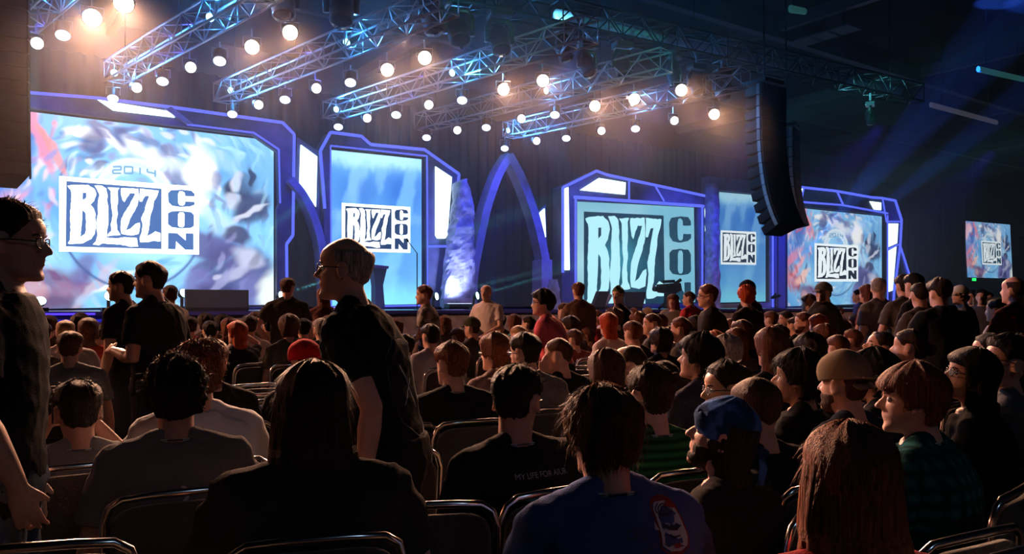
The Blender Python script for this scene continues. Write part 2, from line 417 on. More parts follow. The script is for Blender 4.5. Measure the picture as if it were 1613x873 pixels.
# wallpaper shown on the two big side screens and the delay screen: skies, drifting rock and cloth-like shapes
def sky(S, T):
    a = srgb((70, 150, 225)); b_ = srgb((165, 225, 255))
    k = np.clip(0.5 + 0.35*vnoise(S*1.6, T, 1.3, 21) + 0.35*np.exp(-((S-0.48)**2/0.05+(T-0.42)**2/0.09)), 0, 1)[..., None]
    return a*(1-k)+b_*k
WALL = [
 (0.03,0.30,0.16,0.34,0,(90,120,220),0.5,0.7), (0.15,0.20,0.05,0.20,10,(60,100,190),0.8,0.4), (0.10,0.12,0.05,0.07,20,(255,225,240),0.95,0.4),
 (0.21,0.10,0.020,0.20,-18,(235,130,165),0.85,0.35), (0.25,0.18,0.014,0.16,-28,(240,150,150),0.8,0.35), (0.04,0.22,0.04,0.12,30,(250,200,220),0.9,0.4), (0.06,0.10,0.10,0.05,-10,(245,170,190),0.6,0.6),
 (0.07,0.52,0.09,0.05,-35,(230,140,170),0.8,0.5), (0.13,0.60,0.10,0.03,-45,(250,180,200),0.8,0.4), (0.03,0.72,0.09,0.08,-20,(225,120,130),0.7,0.6), (0.12,0.76,0.06,0.05,-50,(200,90,110),0.75,0.5),
 (0.18,0.70,0.08,0.04,-30,(255,205,190),0.85,0.4), (0.24,0.84,0.11,0.05,5,(110,70,120),0.8,0.5), (0.30,0.92,0.10,0.06,-15,(140,100,140),0.85,0.4), (0.26,0.97,0.08,0.05,10,(90,70,110),0.8,0.5), (0.20,0.90,0.04,0.05,30,(200,150,160),0.8,0.4),
 (0.34,0.80,0.05,0.05,-60,(100,80,150),0.7,0.5), (0.38,0.88,0.10,0.03,-50,(200,190,210),0.7,0.4), (0.44,0.86,0.07,0.02,-30,(240,250,255),0.9,0.5), (0.47,0.96,0.12,0.05,0,(120,200,245),0.8,0.5),
 (0.34,0.08,0.05,0.03,15,(250,250,255),0.9,0.4), (0.37,0.13,0.035,0.06,-20,(70,80,140),0.8,0.4), (0.40,0.06,0.05,0.04,25,(120,120,165),0.85,0.35), (0.44,0.11,0.05,0.03,30,(240,240,250),0.9,0.35),
 (0.47,0.07,0.03,0.06,-30,(80,90,150),0.8,0.35), (0.51,0.13,0.05,0.04,40,(225,230,245),0.9,0.35), (0.55,0.09,0.04,0.03,20,(95,105,165),0.75,0.4), (0.57,0.18,0.04,0.05,35,(235,240,255),0.9,0.35), (0.62,0.14,0.04,0.05,-20,(130,135,180),0.7,0.4),
 (0.64,0.24,0.05,0.07,20,(215,225,245),0.85,0.4), (0.66,0.33,0.03,0.09,-10,(70,85,150),0.7,0.4),
 (0.73,0.22,0.05,0.14,5,(255,255,255),0.95,0.35), (0.71,0.40,0.05,0.08,-15,(240,248,255),0.9,0.4), (0.78,0.26,0.02,0.05,0,(120,120,160),0.6,0.5), (0.80,0.14,0.09,0.05,25,(170,215,250),0.6,0.6),
 (0.87,0.30,0.07,0.08,-28,(40,45,85),0.92,0.25), (0.84,0.38,0.03,0.06,-40,(200,205,225),0.8,0.3), (0.92,0.42,0.08,0.09,-28,(50,55,100),0.92,0.25), (0.91,0.45,0.08,0.016,-25,(215,220,240),0.8,0.4), (0.86,0.26,0.02,0.06,20,(220,225,240),0.8,0.4),
 (0.80,0.52,0.08,0.05,30,(190,225,250),0.8,0.5), (0.95,0.20,0.07,0.12,0,(110,175,230),0.6,0.7), (0.96,0.62,0.06,0.12,0,(130,200,245),0.6,0.7),
 (0.86,0.58,0.05,0.05,20,(55,50,95),0.9,0.3), (0.77,0.66,0.10,0.09,10,(90,85,145),0.9,0.3), (0.85,0.82,0.15,0.17,-10,(75,75,130),0.9,0.3), (0.72,0.92,0.06,0.12,20,(110,110,175),0.85,0.3), (0.79,0.95,0.10,0.08,0,(60,60,110),0.8,0.4),
 (0.90,0.72,0.05,0.06,10,(210,215,240),0.7,0.5), (0.86,0.80,0.06,0.03,-25,(190,195,225),0.7,0.5), (0.92,0.92,0.06,0.10,20,(110,115,175),0.8,0.4), (0.98,0.95,0.04,0.14,10,(240,250,240),0.8,0.5), (0.80,0.86,0.015,0.12,35,(150,155,200),0.8,0.4),
]
def brushwork(n, seed):
    """small swirling strokes in the colours of each corner of the wallpaper"""
    rnd = random.Random(seed); out = []
    PA = {'top': [(252,252,255),(60,70,130),(150,150,195),(225,228,245),(90,100,160),(200,235,255)], 'hair': [(255,255,255),(235,240,255),(190,200,225),(120,120,165)], 'steel': [(30,35,75),(60,65,115),(210,215,235),(110,115,160),(40,45,90)],
          'dusk': [(60,55,105),(95,90,150),(150,150,200),(215,215,240),(45,40,85),(120,125,185)], 'rose': [(245,150,175),(255,220,235),(120,150,225),(255,245,250),(200,100,130),(90,130,215)], 'ember': [(190,80,70),(235,150,120),(120,70,110),(250,205,180),(80,60,100)],
          'rock': [(110,80,120),(170,130,160),(80,65,110),(215,200,220),(140,190,225)], 'air': [(130,200,250),(190,235,255),(90,165,235),(165,220,255)]}
    for k in range(n):
        s, t = rnd.random(), rnd.random()
        if .28 < s < .74 and .33 < t < .76: continue
        if t < .30 and .28 < s < .68: r = 'top'
        elif .68 < s < .80 and t < .5: r = 'hair'
        elif s >= .79 and t < .50: r = 'steel' if rnd.random() < .7 and t > .2 else 'air'
        elif s > .69 and t > .52: r = 'dusk' if s < .97 else 'air'
        elif s < .27 and t < .5: r = 'rose'
        elif s < .22 and t < .82: r = 'ember'
        elif s < .42 and t > .76: r = 'rock'
        else: r = 'air'
        big = r == 'air'
        ang = math.degrees(math.atan2(s-.5, -(t-.5)*.6)) + rnd.uniform(-35, 35)
        out.append((s, t, rnd.uniform(.010, .034)*(1.8 if big else 1), rnd.uniform(.007, .020), ang, rnd.choice(PA[r]), rnd.uniform(.35, .85)*(.6 if big else 1), rnd.uniform(.3, .6)))
    return out
WALL = brushwork(420, 11) + WALL + brushwork(90, 12)
def side_screen(label, V, corners, chamfer, gain, ns=300, lg=(0.285, 0.365, 0.730, 0.745), wg=3.0, group=None, dark=(70, 110, 175), e2=1.0):
    c = [SUV(x, y, V) for x, y in corners]
    base = W((c[0][0]+c[1][0])/2, V, min(c[2][1], c[3][1]))
    root = empty('projection_screen', base, label, 'screen', group)
    fn = bil(V, corners)
    cabinet(root, fn)
    S, T = grid(ns, int(ns*0.62))
    C = paint(S, T, sky, WALL)
    # pale arc and struts standing round the logo
    for (cs, ct, r, wd, lo, hi, col) in ((0.505, 0.40, 0.205, 0.012, 195, 345, (245,252,255)), (0.505, 0.40, 0.15, 0.010, 200, 340, (235,248,255)), (0.505, 0.50, 0.40, 0.008, 30, 150, (60,90,150))):
        x = (S-cs)*1.7; y = T-ct; r_ = np.hypot(x, y); a = np.degrees(np.arctan2(y, x)) % 360
        k = np.exp(-((r_-r)/wd)**2)*((a > lo) & (a < hi))*0.9
        C = C*(1-k[..., None]) + srgb(col)*k[..., None]
    band = ((np.hypot((S-0.505)*1.7, T-0.40) > 0.155) & (np.hypot((S-0.505)*1.7, T-0.40) < 0.20) & (T < 0.36))[..., None]
    C = np.where(band, C*0.25+srgb((225,242,255))*0.75, C)
    display(root, fn, C, gain)
    f2 = sub(fn, *lg)
    wm = emat('logo_white_%.1f' % wg, (0.86, 0.96, 1.0), wg)
    dm = emat('logo_dark_%d_%.1f' % (dark[0], e2), tuple(srgb(dark)), e2)
    logo(root, f2, wm, dm, wm)
    b = MB()                                                     # the year set on the arc above the logo
    segs = {'2': [((0,0),(1,0)),((1,0),(1,.5)),((1,.5),(0,.5)),((0,.5),(0,1)),((0,1),(1,1))], '0': [((0,0),(1,0)),((1,0),(1,1)),((1,1),(0,1)),((0,1),(0,0))],
            '1': [((.5,0),(.5,1))], '4': [((0,0),(0,.5)),((0,.5),(1,.5)),((1,0),(1,1))]}
    for k, ch in enumerate('2014'):
        for (a, c_) in segs[ch]:
            def P(q):
                s_ = 0.435 + 0.037*k + 0.026*q[0]; t_ = 0.235 + 0.036*q[1] + 1.6*(s_-0.505)**2
                return fn(s_, t_, 0.012)
            b.tube([P(a), P(c_)], 0.022, 6)
    b.build('year_lettering', emat('year_blue_%.1f' % e2, tuple(srgb((120, 175, 215))), e2), root)
    return root, fn
LSC, _ = side_screen('huge projection screen at the far left with swirling artwork and the square logo', 24.0, [(-62,163),(431,222),(431,480),(-62,489)], None, 1.45, ns=360, lg=(0.272, 0.315, 0.722, 0.705), wg=2.6, e2=1.25)
RSC, _ = side_screen('large projection screen on the right of the stage beyond the hanging loudspeakers', 24.0, [(1234,325),(1389,341),(1389,478),(1234,483)], None, 0.95, ns=240, lg=(0.29, 0.35, 0.735, 0.75), wg=1.1, dark=(25, 35, 55), e2=0.9)
DSC, _ = side_screen('small tilted delay screen hanging at the far right above a green exit sign', 30.0, [(1519,348),(1591,354),(1595,439),(1524,437)], None, 0.85, ns=160, lg=(0.33, 0.33, 0.76, 0.76), wg=0.95, dark=(40, 80, 100), e2=0.8)
for px in (1532, 1580):
    u, z = SUV(px, 350, 30.0)
    MB().tube([W(u, 30.12, z), W(u, 30.12, HC)], 0.02, 6).build('suspension_cable', M_BLACK, DSC)
# tall screens
def tallbase(S, T):
    a = srgb((40, 105, 205)); b_ = srgb((120, 195, 245))
    k = np.clip(0.25 + 0.9*np.exp(-(T/0.10)**2) + 0.55*T**2 + 0.12*vnoise(S, T, 1.0, 8), 0, 1)[..., None]
    return a*(1-k)+b_*k
TALL = [(0.30,0.12,0.09,0.22,12,(135,195,245),0.7,0.25), (0.18,0.40,0.10,0.18,25,(120,180,240),0.65,0.3), (0.55,0.10,0.06,0.14,8,(130,190,245),0.6,0.3), (0.82,0.30,0.09,0.26,10,(125,190,245),0.65,0.25), (0.72,0.62,0.10,0.20,14,(120,190,240),0.6,0.3),
        (0.62,0.88,0.10,0.18,5,(130,200,245),0.5,0.4), (0.1,0.85,0.12,0.25,0,(70,150,225),0.5,0.4), (0.5,0.42,0.60,0.03,2,(150,205,250),0.35,0.9), (0.5,0.02,0.6,0.06,0,(190,240,250),0.7,0.8), (0.4,0.25,0.10,0.10,20,(60,120,210),0.6,0.5), (0.5,0.98,0.7,0.10,0,(130,225,245),0.8,0.9)]
def tall_screen(label, V, corners, lg, gain, wg, dark=(40, 70, 120), e2=0.8):
    c = [SUV(x, y, V) for x, y in corners]
    root = empty('projection_screen', W((c[0][0]+c[1][0])/2, V, min(c[2][1], c[3][1])), label, 'screen')
    fn = bil(V, corners); cabinet(root, fn)
    S, T = grid(110, 180)
    C = paint(S, T, tallbase, TALL, asp=0.6, warp=0.012)
    display(root, fn, C, gain)
    wm = emat('logo_white_%.1f' % wg, (0.86, 0.96, 1.0), wg)
    logo(root, sub(fn, *lg), wm, emat('logo_dark_%d_%.1f' % (dark[0], e2), tuple(srgb(dark)), e2), wm, ragged=2)
    return root
tall_screen('tall bright blue screen with small square logo behind the grey-haired man', 24.0, [(519,236),(664,251),(664,479),(519,482)], (0.125, 0.335, 0.868, 0.648), 1.45, 2.0, e2=0.9)
tall_screen('tall narrow blue screen with small logo partly behind the hanging loudspeakers', 24.0, [(1126,302),(1206,309),(1206,475),(1126,477)], (0.11, 0.345, 0.80, 0.655), 0.8, 0.95, dark=(45, 60, 80), e2=0.9)
# the centre screen: the logo fills it
V = 24.0
cs_ = [(903,317),(1093,327),(1095,476),(903,478)]
c = [SUV(x, y, V) for x, y in cs_]
root = empty('projection_screen', W((c[0][0]+c[1][0])/2, V, min(c[2][1], c[3][1])), 'wide pale screen filled by the giant teal logo lettering at centre right', 'screen')
fn = bil(V, cs_); cabinet(root, fn)
S, T = grid(160, 110)
def cbase(S, T):
    k = np.clip(0.95*np.exp(-((S-0.35)**2/0.09+(T-0.55)**2/0.16)) + 0.10*vnoise(S, T, 1.2, 9), 0, 1)[..., None]
    return srgb((125, 195, 220))*(1-k)+srgb((215, 252, 255))*k
C = cbase(S, T)
display(root, fn, C, 1.0)
def pbase(S, T):
    k = np.clip(1.1*np.exp(-((S-0.42)**2/0.05+(T-0.48)**2/0.06)) + 0.12*vnoise(S, T, 1.5, 11), 0, 1)[..., None]
    return srgb((14, 56, 80))*(1-k)+srgb((52, 140, 168))*k
lf = lambda s, t, d: fn(0.035+0.965*(0.0+s)*1.0, 0.03+1.10*t, d)
def clipz(f, zmin):
    def g(s, t, d):
        p = f(s, t, d); p.z = max(p.z, zmin); return p
    return g
lf = clipz(lf, c[3][1]+0.0)
# darker panel with its own glow, then pale letters
pan = [nrm(*p) for p in ((140,112),(1000,180),(990,790),(122,768))]
def pf(s, t, d):
    a = [(1-s)*(1-t), s*(1-t), s*t, (1-s)*t]
    return lf(sum(w_*p[0] for w_, p in zip(a, pan)), sum(w_*p[1] for w_, p in zip(a, pan)), 0.012)
display(root, pf, pbase(S, T), 1.0, 'logo_panel')
g = lambda x, y, dd: lf(*nrm(x, y), dd)
b = MB()
for k, L in enumerate((LB, LL, LI, Z1, Z2)): b.poly([noisy(l, 3.5, 7+k) for l in L], g, 0.03, 0.015)
b.build('logo_lettering', emat('pale_teal_letter', tuple(srgb((180, 240, 250))), 1.15), root)
b = MB()
for k, L in enumerate((LC, LO, LN)): b.poly([noisy(l, 1.5, 30+k) for l in L], g, 0.03, 0.012)
b.build('logo_lettering', emat('dark_teal_letter', tuple(srgb((24, 66, 88))), 1.0), root)

# ------------------------------------------------------------------ scenic frames
def strip(parent, pts, V, wpx, m=M_EDGE, d0=0.30, name='edge_band', closed=False):
    """thin emissive band following photo-pixel points on the plane v=V"""
    P = [Vector(W(*(lambda uz: (uz[0], V-d0, uz[1]))(SUV(x, y, V)))) for x, y in pts]
    b = MB()
    for i in range(len(P)-1+(1 if closed else 0)):
        a, c_ = P[i], P[(i+1) % len(P)]
        Y = (a.y+c_.y)/2
        b.tube([a, c_], wpx*Y/F/2, 6)
    return b.build(name, m, parent)
def slabpoly(parent, loops, V, front, back, m, name):
    return MB().poly(loops, sp(V), front, back).build(name, m, parent, bevel=0.02)
def set_root(name, px, py, V, label, cat='stage set'):
    u, z = SUV(px, py, V)
    return empty(name, W(u, V, 1.36), label, cat)
# 1 surround of the big left screen
r = set_root('screen_surround', 240, 480, 24.2, 'angular blue lit surround framing the huge screen at the far left')
outer = [(-80,140),(150,158),(265,172),(440,196),(458,214),(456,372),(446,386),(447,487),(-80,500)]
inner = [(-64,160),(395,216),(431,241),(434,322),(431,330),(431,483),(-64,491)]
slabpoly(r, [outer, inner], 24.1, 0.30, -0.35, M_SETD, 'frame')
strip(r, [(-80,140),(150,158),(265,172),(440,196),(458,214),(456,372),(446,386),(447,487)], 24.1, 5)
strip(r, [(290,199),(395,212),(434,238),(436,322)], 24.1, 3)
slabpoly(r, [[(150,161),(262,179),(272,189),(175,178)]], 24.1, 0.36, 0.30, M_PANEL, 'light_panel')
slabpoly(r, [[(265,172),(300,199),(290,200),(255,176)]], 24.1, 0.40, 0.30, M_SET, 'bracket')
# 2 wing panel beside it with the curved rib
r = set_root('scenic_wing', 485, 480, 24.2, 'slanted blue wing with one white light panel left of the tall screen')
slabpoly(r, [[(466,216),(502,240),(502,345),(476,300),(462,292)]], 24.1, 0.10, -0.2, M_SETD, 'wing_panel')
slabpoly(r, [[(471,229),(497,248),(495,327),(478,300),(469,292)]], 24.1, 0.18, 0.10, M_PANEL, 'light_panel')
def rib(parent, ctr, wid, V, name='rib', m=M_SET, d=(0.35, -0.15)):
    """curved rib following (x, y) photo points, constant width in px, extruded"""
    L, Rr = [], []
    pts = []
    for i in range(len(ctr)-1):
        for k in range(6):
            t = k/6; p0 = ctr[max(i-1, 0)]; p1 = ctr[i]; p2 = ctr[i+1]; p3 = ctr[min(i+2, len(ctr)-1)]
            pts.append(tuple(0.5*((2*p1[j])+(-p0[j]+p2[j])*t+(2*p0[j]-5*p1[j]+4*p2[j]-p3[j])*t*t+(-p0[j]+3*p1[j]-3*p2[j]+p3[j])*t**3) for j in (0, 1)))
    pts.append(ctr[-1])
    for i, p in enumerate(pts):
        a = pts[max(i-1, 0)]; b_ = pts[min(i+1, len(pts)-1)]
        dx, dy = b_[0]-a[0], b_[1]-a[1]; l = math.hypot(dx, dy) or 1
        L.append((p[0]-dy/l*wid/2, p[1]+dx/l*wid/2)); Rr.append((p[0]+dy/l*wid/2, p[1]-dx/l*wid/2))
    return slabpoly(parent, [L+Rr[::-1]], V, d[0], d[1], m, name)
r = set_root('curved_rib', 500, 480, 24.2, 'curved blue rib sweeping down beside the huge left screen', 'stage set')
rib(r, [(452,284),(474,312),(492,352),(503,400),(509,486)], 12, 23.9, 'rib')
# 3 surround of the tall screen
r = set_root('screen_surround', 590, 480, 24.2, 'blue lit surround with a tall white light panel around the tall blue screen')
outer = [(499,240),(515,211),(563,217),(578,230),(662,238),(716,276),(700,388),(700,486),(505,488),(505,330)]
inner = [(515,232),(666,248),(667,481),(516,484)]
slabpoly(r, [outer, inner], 24.1, 0.30, -0.35, M_SETD, 'frame')
strip(r, [(506,330),(499,240),(515,211),(563,217),(578,230),(662,238),(716,276),(712,310)], 24.1, 5)
strip(r, inner, 24.1, 2.6, closed=True)
strip(r, [(668,389),(699,389)], 24.1, 4)
slabpoly(r, [[(678,264),(704,281),(697,372),(694,377),(681,377),(678,372)]], 24.1, 0.36, 0.30, M_PANEL, 'light_panel')
# 4 stone obelisk
def rock(name, outline, V, d0, d1, label, seed=1, m=M_STONE, dup=None):
    """rough stone slab: outline in photo px, extruded with a bulging, chipped face"""
    u0, z0 = SUV(outline[-1][0], outline[-1][1], V)
    ys = [p[1] for p in outline]; y0, y1 = min(ys), max(ys)
    def xr(y):
        xs = []
        for i in range(len(outline)):
            a, c_ = outline[i], outline[(i+1) % len(outline)]
            if (a[1]-y)*(c_[1]-y) <= 0 and a[1] != c_[1]: xs.append(a[0]+(c_[0]-a[0])*(y-a[1])/(c_[1]-a[1]))
        return min(xs), max(xs)
    rings = []
    for j in range(41):
        y = y0+0.5+(y1-y0-1)*j/40; xa, xb = xr(y); ring = []
        n = 28
        for k in range(n):
            a = 2*math.pi*k/n; x = (xa+xb)/2+(xb-xa)/2*math.copysign(abs(math.cos(a))**0.7, math.cos(a))
            dd = (d0+d1)/2 + (d0-d1)/2*math.copysign(abs(math.sin(a))**0.7, math.sin(a))
            u, z = SUV(x, y, V)
            p = W(u, V-dd, z)
            q = noise.turbulence(p*1.7+Vector((seed, 0, 0)), 4, True)*0.16
            c_ = W(SUV((xa+xb)/2, y, V)[0], V-(d0+d1)/2, z)
            dr = (p-c_); dr.z = 0
            ring.append(p - dr.normalized()*q*min(1, dr.length*2))
        rings.append(ring)
    o = MB().rings(rings).build(name, m)
    return tag(o, label, 'stage set')
rock('stone_obelisk', [(715,286),(727,283),(742,317),(745,400),(747,486),(690,486),(700,400)], 23.4, 0.5, -0.3, 'rough pointed stone obelisk lit blue from its foot, left of the pointed arch')
# 5 pointed arch
r = set_root('pointed_arch', 795, 480, 24.0, 'tall pointed blue arch open to the dark curtain at stage centre', 'arch')
rib(r, [(797,246),(778,278),(760,330),(748,385),(740,430),(737,486)], 12, 23.9, 'arch_leg')
rib(r, [(795,246),(814,282),(832,330),(843,370),(852,412)], 12, 23.9, 'arch_leg')
slabpoly(r, [[(843,410),(860,410),(860,487),(843,487)]], 23.9, 0.4, -0.2, M_SET, 'pillar')
# 6 small light shard
r = set_root('light_shard', 850, 480, 24.4, 'small ragged white light panel beside the right leg of the pointed arch', 'light panel')
slabpoly(r, [[(838,341),(845,339),(857,328),(859,374),(845,373)]], 24.3, 0.06, 0.0, M_PANEL, 'light_panel')
slabpoly(r, [[(836,340),(844,337),(860,322),(862,378),(862,487),(855,487),(855,378),(843,376)]], 24.3, 0.0, -0.1, M_SETD, 'backing_board')
# 7 surround of the centre screen
r = set_root('screen_surround', 990, 480, 24.2, 'blue lit gabled surround with light bars around the giant teal logo screen')
outer = [(879,297),(932,271),(945,276),(1108,309),(1114,440),(1112,487),(879,488)]
inner = [(903,318),(1093,327),(1095,478),(903,480)]
slabpoly(r, [outer, inner], 24.1, 0.25, -0.35, M_SETD, 'frame')
strip(r, [(879,430),(879,297),(932,271),(948,277),(1108,311)], 24.1, 4.5)
strip(r, [(897,312),(1100,326)], 24.1, 5, M_EDGE); strip(r, [(899,312),(899,480)], 24.1, 3.5); strip(r, [(1098,326),(1098,480)], 24.1, 3)
strip(r, [(983,287),(983,316)], 24.1, 3); strip(r, [(1025,296),(1038,318)], 24.1, 3); strip(r, [(1094,460),(1112,437)], 24.1, 2.5)
slabpoly(r, [[(906,301),(936,282),(978,289),(977,308)]], 24.1, 0.31, 0.25, M_PANEL, 'light_panel')
slabpoly(r, [[(881,299),(888,296),(890,426),(882,426)]], 24.1, 0.31, 0.25, M_PANEL, 'light_panel')
slabpoly(r, [[(1103,325),(1110,326),(1113,433),(1105,437)]], 24.1, 0.31, 0.25, M_PANEL, 'light_panel')
rock('stone_boulder', [(868,440),(874,450),(880,487),(861,487),(862,455)], 23.2, 0.4, -0.2, 'small blue lit rock standing at the left foot of the gabled surround', 4)
# 8 stone column and frame of the narrow screen
rock('stone_column', [(1114,286),(1126,285),(1128,400),(1131,487),(1112,487),(1114,400)], 23.6, 0.4, -0.3, 'rough blue stone column between the giant logo screen and the narrow screen', 9)
r = set_root('screen_surround', 1165, 480, 24.2, 'dark blue surround around the narrow screen behind the loudspeakers')
slabpoly(r, [[(1112,278),(1213,291),(1213,486),(1112,486)], [(1126,301),(1207,309),(1207,477),(1126,479)]], 24.1, 0.2, -0.3, M_SET, 'frame')
strip(r, [(1209,300),(1209,484)], 24.1, 3)
# 9 blue strips of cloth
for x0, x1, lab in ((1213, 1220, 'narrow blue lit cloth panel just right of the narrow screen'), (1222, 1233, 'blue lit cloth panel at the left edge of the right side screen')):
    b = MB().poly([[(x0,322),(x1,323),(x1,486),(x0,486)]], sp(24.0), 0.15, 0.0)
    tag(b.build('cloth_panel', mat('blue_cloth', (0.25, 0.28, 0.5), 0.8, bump=(10, 0.5))), lab, 'fabric panel')
# 10 surround of the right screen
r = set_root('screen_surround', 1320, 480, 24.2, 'tall faceted blue surround with white light panels around the right side screen')
outer = [(1243,322),(1252,295),(1308,301),(1365,312),(1379,312),(1402,316),(1412,348),(1410,386),(1400,462),(1399,485),(1232,486),(1232,324)]
inner = [(1234,324),(1390,340),(1390,480),(1234,484)]
slabpoly(r, [outer, inner], 24.1, 0.25, -0.35, M_SETD, 'frame')
strip(r, [(1244,321),(1252,296),(1308,302),(1365,312),(1380,313),(1402,317),(1412,348),(1410,386),(1400,462),(1399,484)], 24.1, 4)
strip(r, [(1250,319),(1318,324),(1390,337)], 24.1, 3); strip(r, [(1310,302),(1320,324)], 24.1, 3); strip(r, [(1258,297),(1254,318)], 24.1, 2.5)
strip(r, [(1382,313),(1388,350),(1409,350)], 24.1, 2.5); strip(r, [(1391,393),(1407,386)], 24.1, 2.5); strip(r, [(1390,340),(1390,480)], 24.1, 2.5)
for q in ([(1249,299),(1257,296),(1252,318),(1245,319)], [(1362,318),(1380,320),(1380,332),(1369,331)], [(1391,353),(1407,353),(1405,384),(1391,390)], [(1391,396),(1404,389),(1398,458),(1392,460)]):
    slabpoly(r, [q], 24.1, 0.31, 0.25, M_PANEL, 'light_panel')
MB().poly([[(1409,386),(1412,384),(1429,440),(1424,440)]], sp(24.1), 0.2, 0.0).build('strut', M_SET, r)
strip(r, [(1410,388),(1426,438)], 24.1, 3)

# ------------------------------------------------------------------ things on the stage
M_MON = mat('monitor_black', (0.02, 0.02, 0.022), 0.6, bump=(40, 0.3))
def monitor(quadpx, V, label, th=0.5):
    c = [SUV(x, y, V) for x, y in quadpx]
    root = empty('stage_monitor', W(c[0][0], V, 1.36), label, 'stage monitor')
    MB().poly([quadpx], sp(V), 0.05, -th*0.2).build('monitor_case', M_MON, root, bevel=0.01)
    (x0, y0), (x1, y1), (x2, y2), (x3, y3) = quadpx
    q = [(x0+3, y0+2.5), (x1-3, y1+2.5), (x2-3, y2-2), (x3+3, y3-2)]
    MB().poly([q], sp(V), 0.065, 0.05).build('screen_back', mat('monitor_back', (0.03, 0.028, 0.03), 0.4), root)
    for x, y in ((x3+8, y3), (x2-8, y2)):
        u, z = SUV(x, y-3, V); MB().tube([W(u, V-0.05, z), W(u, V-0.1, 1.36)], 0.04, 6).build('stand_leg', M_BLACK, root)
    return root
monitor([(292,456),(391,457),(391,504),(292,507)], 18.9, 'wide black monitor at the stage front below the huge left screen')
monitor([(942,459),(959,459),(949,490),(930,490)], 19.4, 'black slanted monitor left of the man with spiky hair on the stage edge')
monitor([(983,460),(1017,460),(1009,492),(983,492)], 19.4, 'wider black slanted monitor right of the man with spiky hair on the stage edge')
# lectern on the tall screen's stage
u, z = SUV(598, 450, 22.0)
root = empty('lectern', W(u, 22.0, 1.36), 'slim purple edged lectern at the foot of the tall blue screen', 'lectern')
MB().poly([[(580,417),(607,420),(606,424),(582,422)]], sp(22.0), 0.25, -0.25).build('top', mat('lectern_purple', (0.35, 0.10, 0.45), 0.5), root)
MB().poly([[(584,422),(606,424),(600,450),(603,486),(588,486),(588,450)]], sp(22.0), 0.15, -0.15).build('pedestal', mat('lectern_blue', (0.12, 0.2, 0.4), 0.5), root)
u, z = SUV(658, 450, 21.6)
root = empty('microphone_stand', W(u, 21.6, 1.36), 'thin black boom microphone stand in front of the tall blue screen', 'microphone stand')
P = lambda x, y, V=21.6: W(SUV(x, y, V)[0], V, SUV(x, y, V)[1])
MB().tube([P(657,487), P(657,399)], 0.018, 6).build('pole', M_BLACK, root)
MB().tube([P(657,399), P(641,378)], 0.014, 6).build('boom', M_BLACK, root)
MB().tube([P(643,381), P(640,376)], 0.035, 8).build('microphone', M_BLACK, root)
MB().lathe([(0.16,0),(0.16,0.02),(0.03,0.04)], Matrix.Translation(W(u+0.03, 21.6, 1.36)), 16).build('base', M_BLACK, root)
for V_, x, lab in ((21.8, 1222, 'black boom microphone stand beside the right side screen'),):
    u, z = SUV(x, 480, V_)
    root = empty('microphone_stand', W(u, V_, 1.36), lab, 'microphone stand')
    MB().tube([P(x,485,V_), P(x,462,V_)], 0.03, 6).build('pole', M_BLACK, root)
    MB().tube([P(x,462,V_), P(x-8,470,V_)], 0.02, 6).build('boom', M_BLACK, root)
    MB().tube([P(x-6,469,V_), P(x+6,466,V_)], 0.07, 6).build('microphone', M_BLACK, root)
    MB().lathe([(0.2,0),(0.2,0.02),(0.03,0.04)], Matrix.Translation(W(u, V_, 1.36)), 16).build('base', M_BLACK, root)
# camera crane
u, z = SUV(1052, 470, 18.9)
root = empty('camera_crane', W(u, 18.9, 1.36), 'broadcast camera on a pedestal crane in front of the giant logo', 'camera crane')
P2 = lambda x, y: W(SUV(x, y, 18.9)[0], 18.9, SUV(x, y, 18.9)[1])
MB().tube([P2(1050,486), P2(1052,462)], 0.12, 8).build('pedestal', M_BLACK, root)
MB().poly([[(1040,448),(1066,446),(1068,457),(1058,463),(1042,461)]], sp(18.9), 0.2, -0.2).build('camera_body', M_BLACK, root, bevel=0.02)
MB().tube([P2(1040,456), P2(1030,455)], 0.09, 8).build('lens', M_BLACK, root)
MB().tube([P2(1062,448), P2(1072,441)], 0.06, 8).build('viewfinder', M_BLACK, root)
MB().tube([P2(1044,444), P2(1062,443)], 0.05, 8).build('top_handle', M_BLACK, root)
b = MB()
for x in (1038, 1052, 1066): b.tube([P2(1051,474), P2(x,486)], 0.05, 6)
b.build('tripod', M_BLACK, root)
# blue floor cans
for x, y, V_, lab in ((905,480,20.5,'small blue stage lantern behind the standing man in the brown jacket'), (951,470,20.3,'small blue tilted stage lantern beside the slanted black monitor')):
    u, z = SUV(x, y, V_); root = empty('floor_lantern', W(u, V_, 1.36), lab, 'stage light')
    MB().tube([W(u, V_, 1.5), W(u+0.25, V_, 1.85)], 0.11, 10).build('can', M_SET, root)
    MB().box(W(u, V_, 1.42), (0.3, 0.25, 0.12)).build('base', M_BLACK, root)
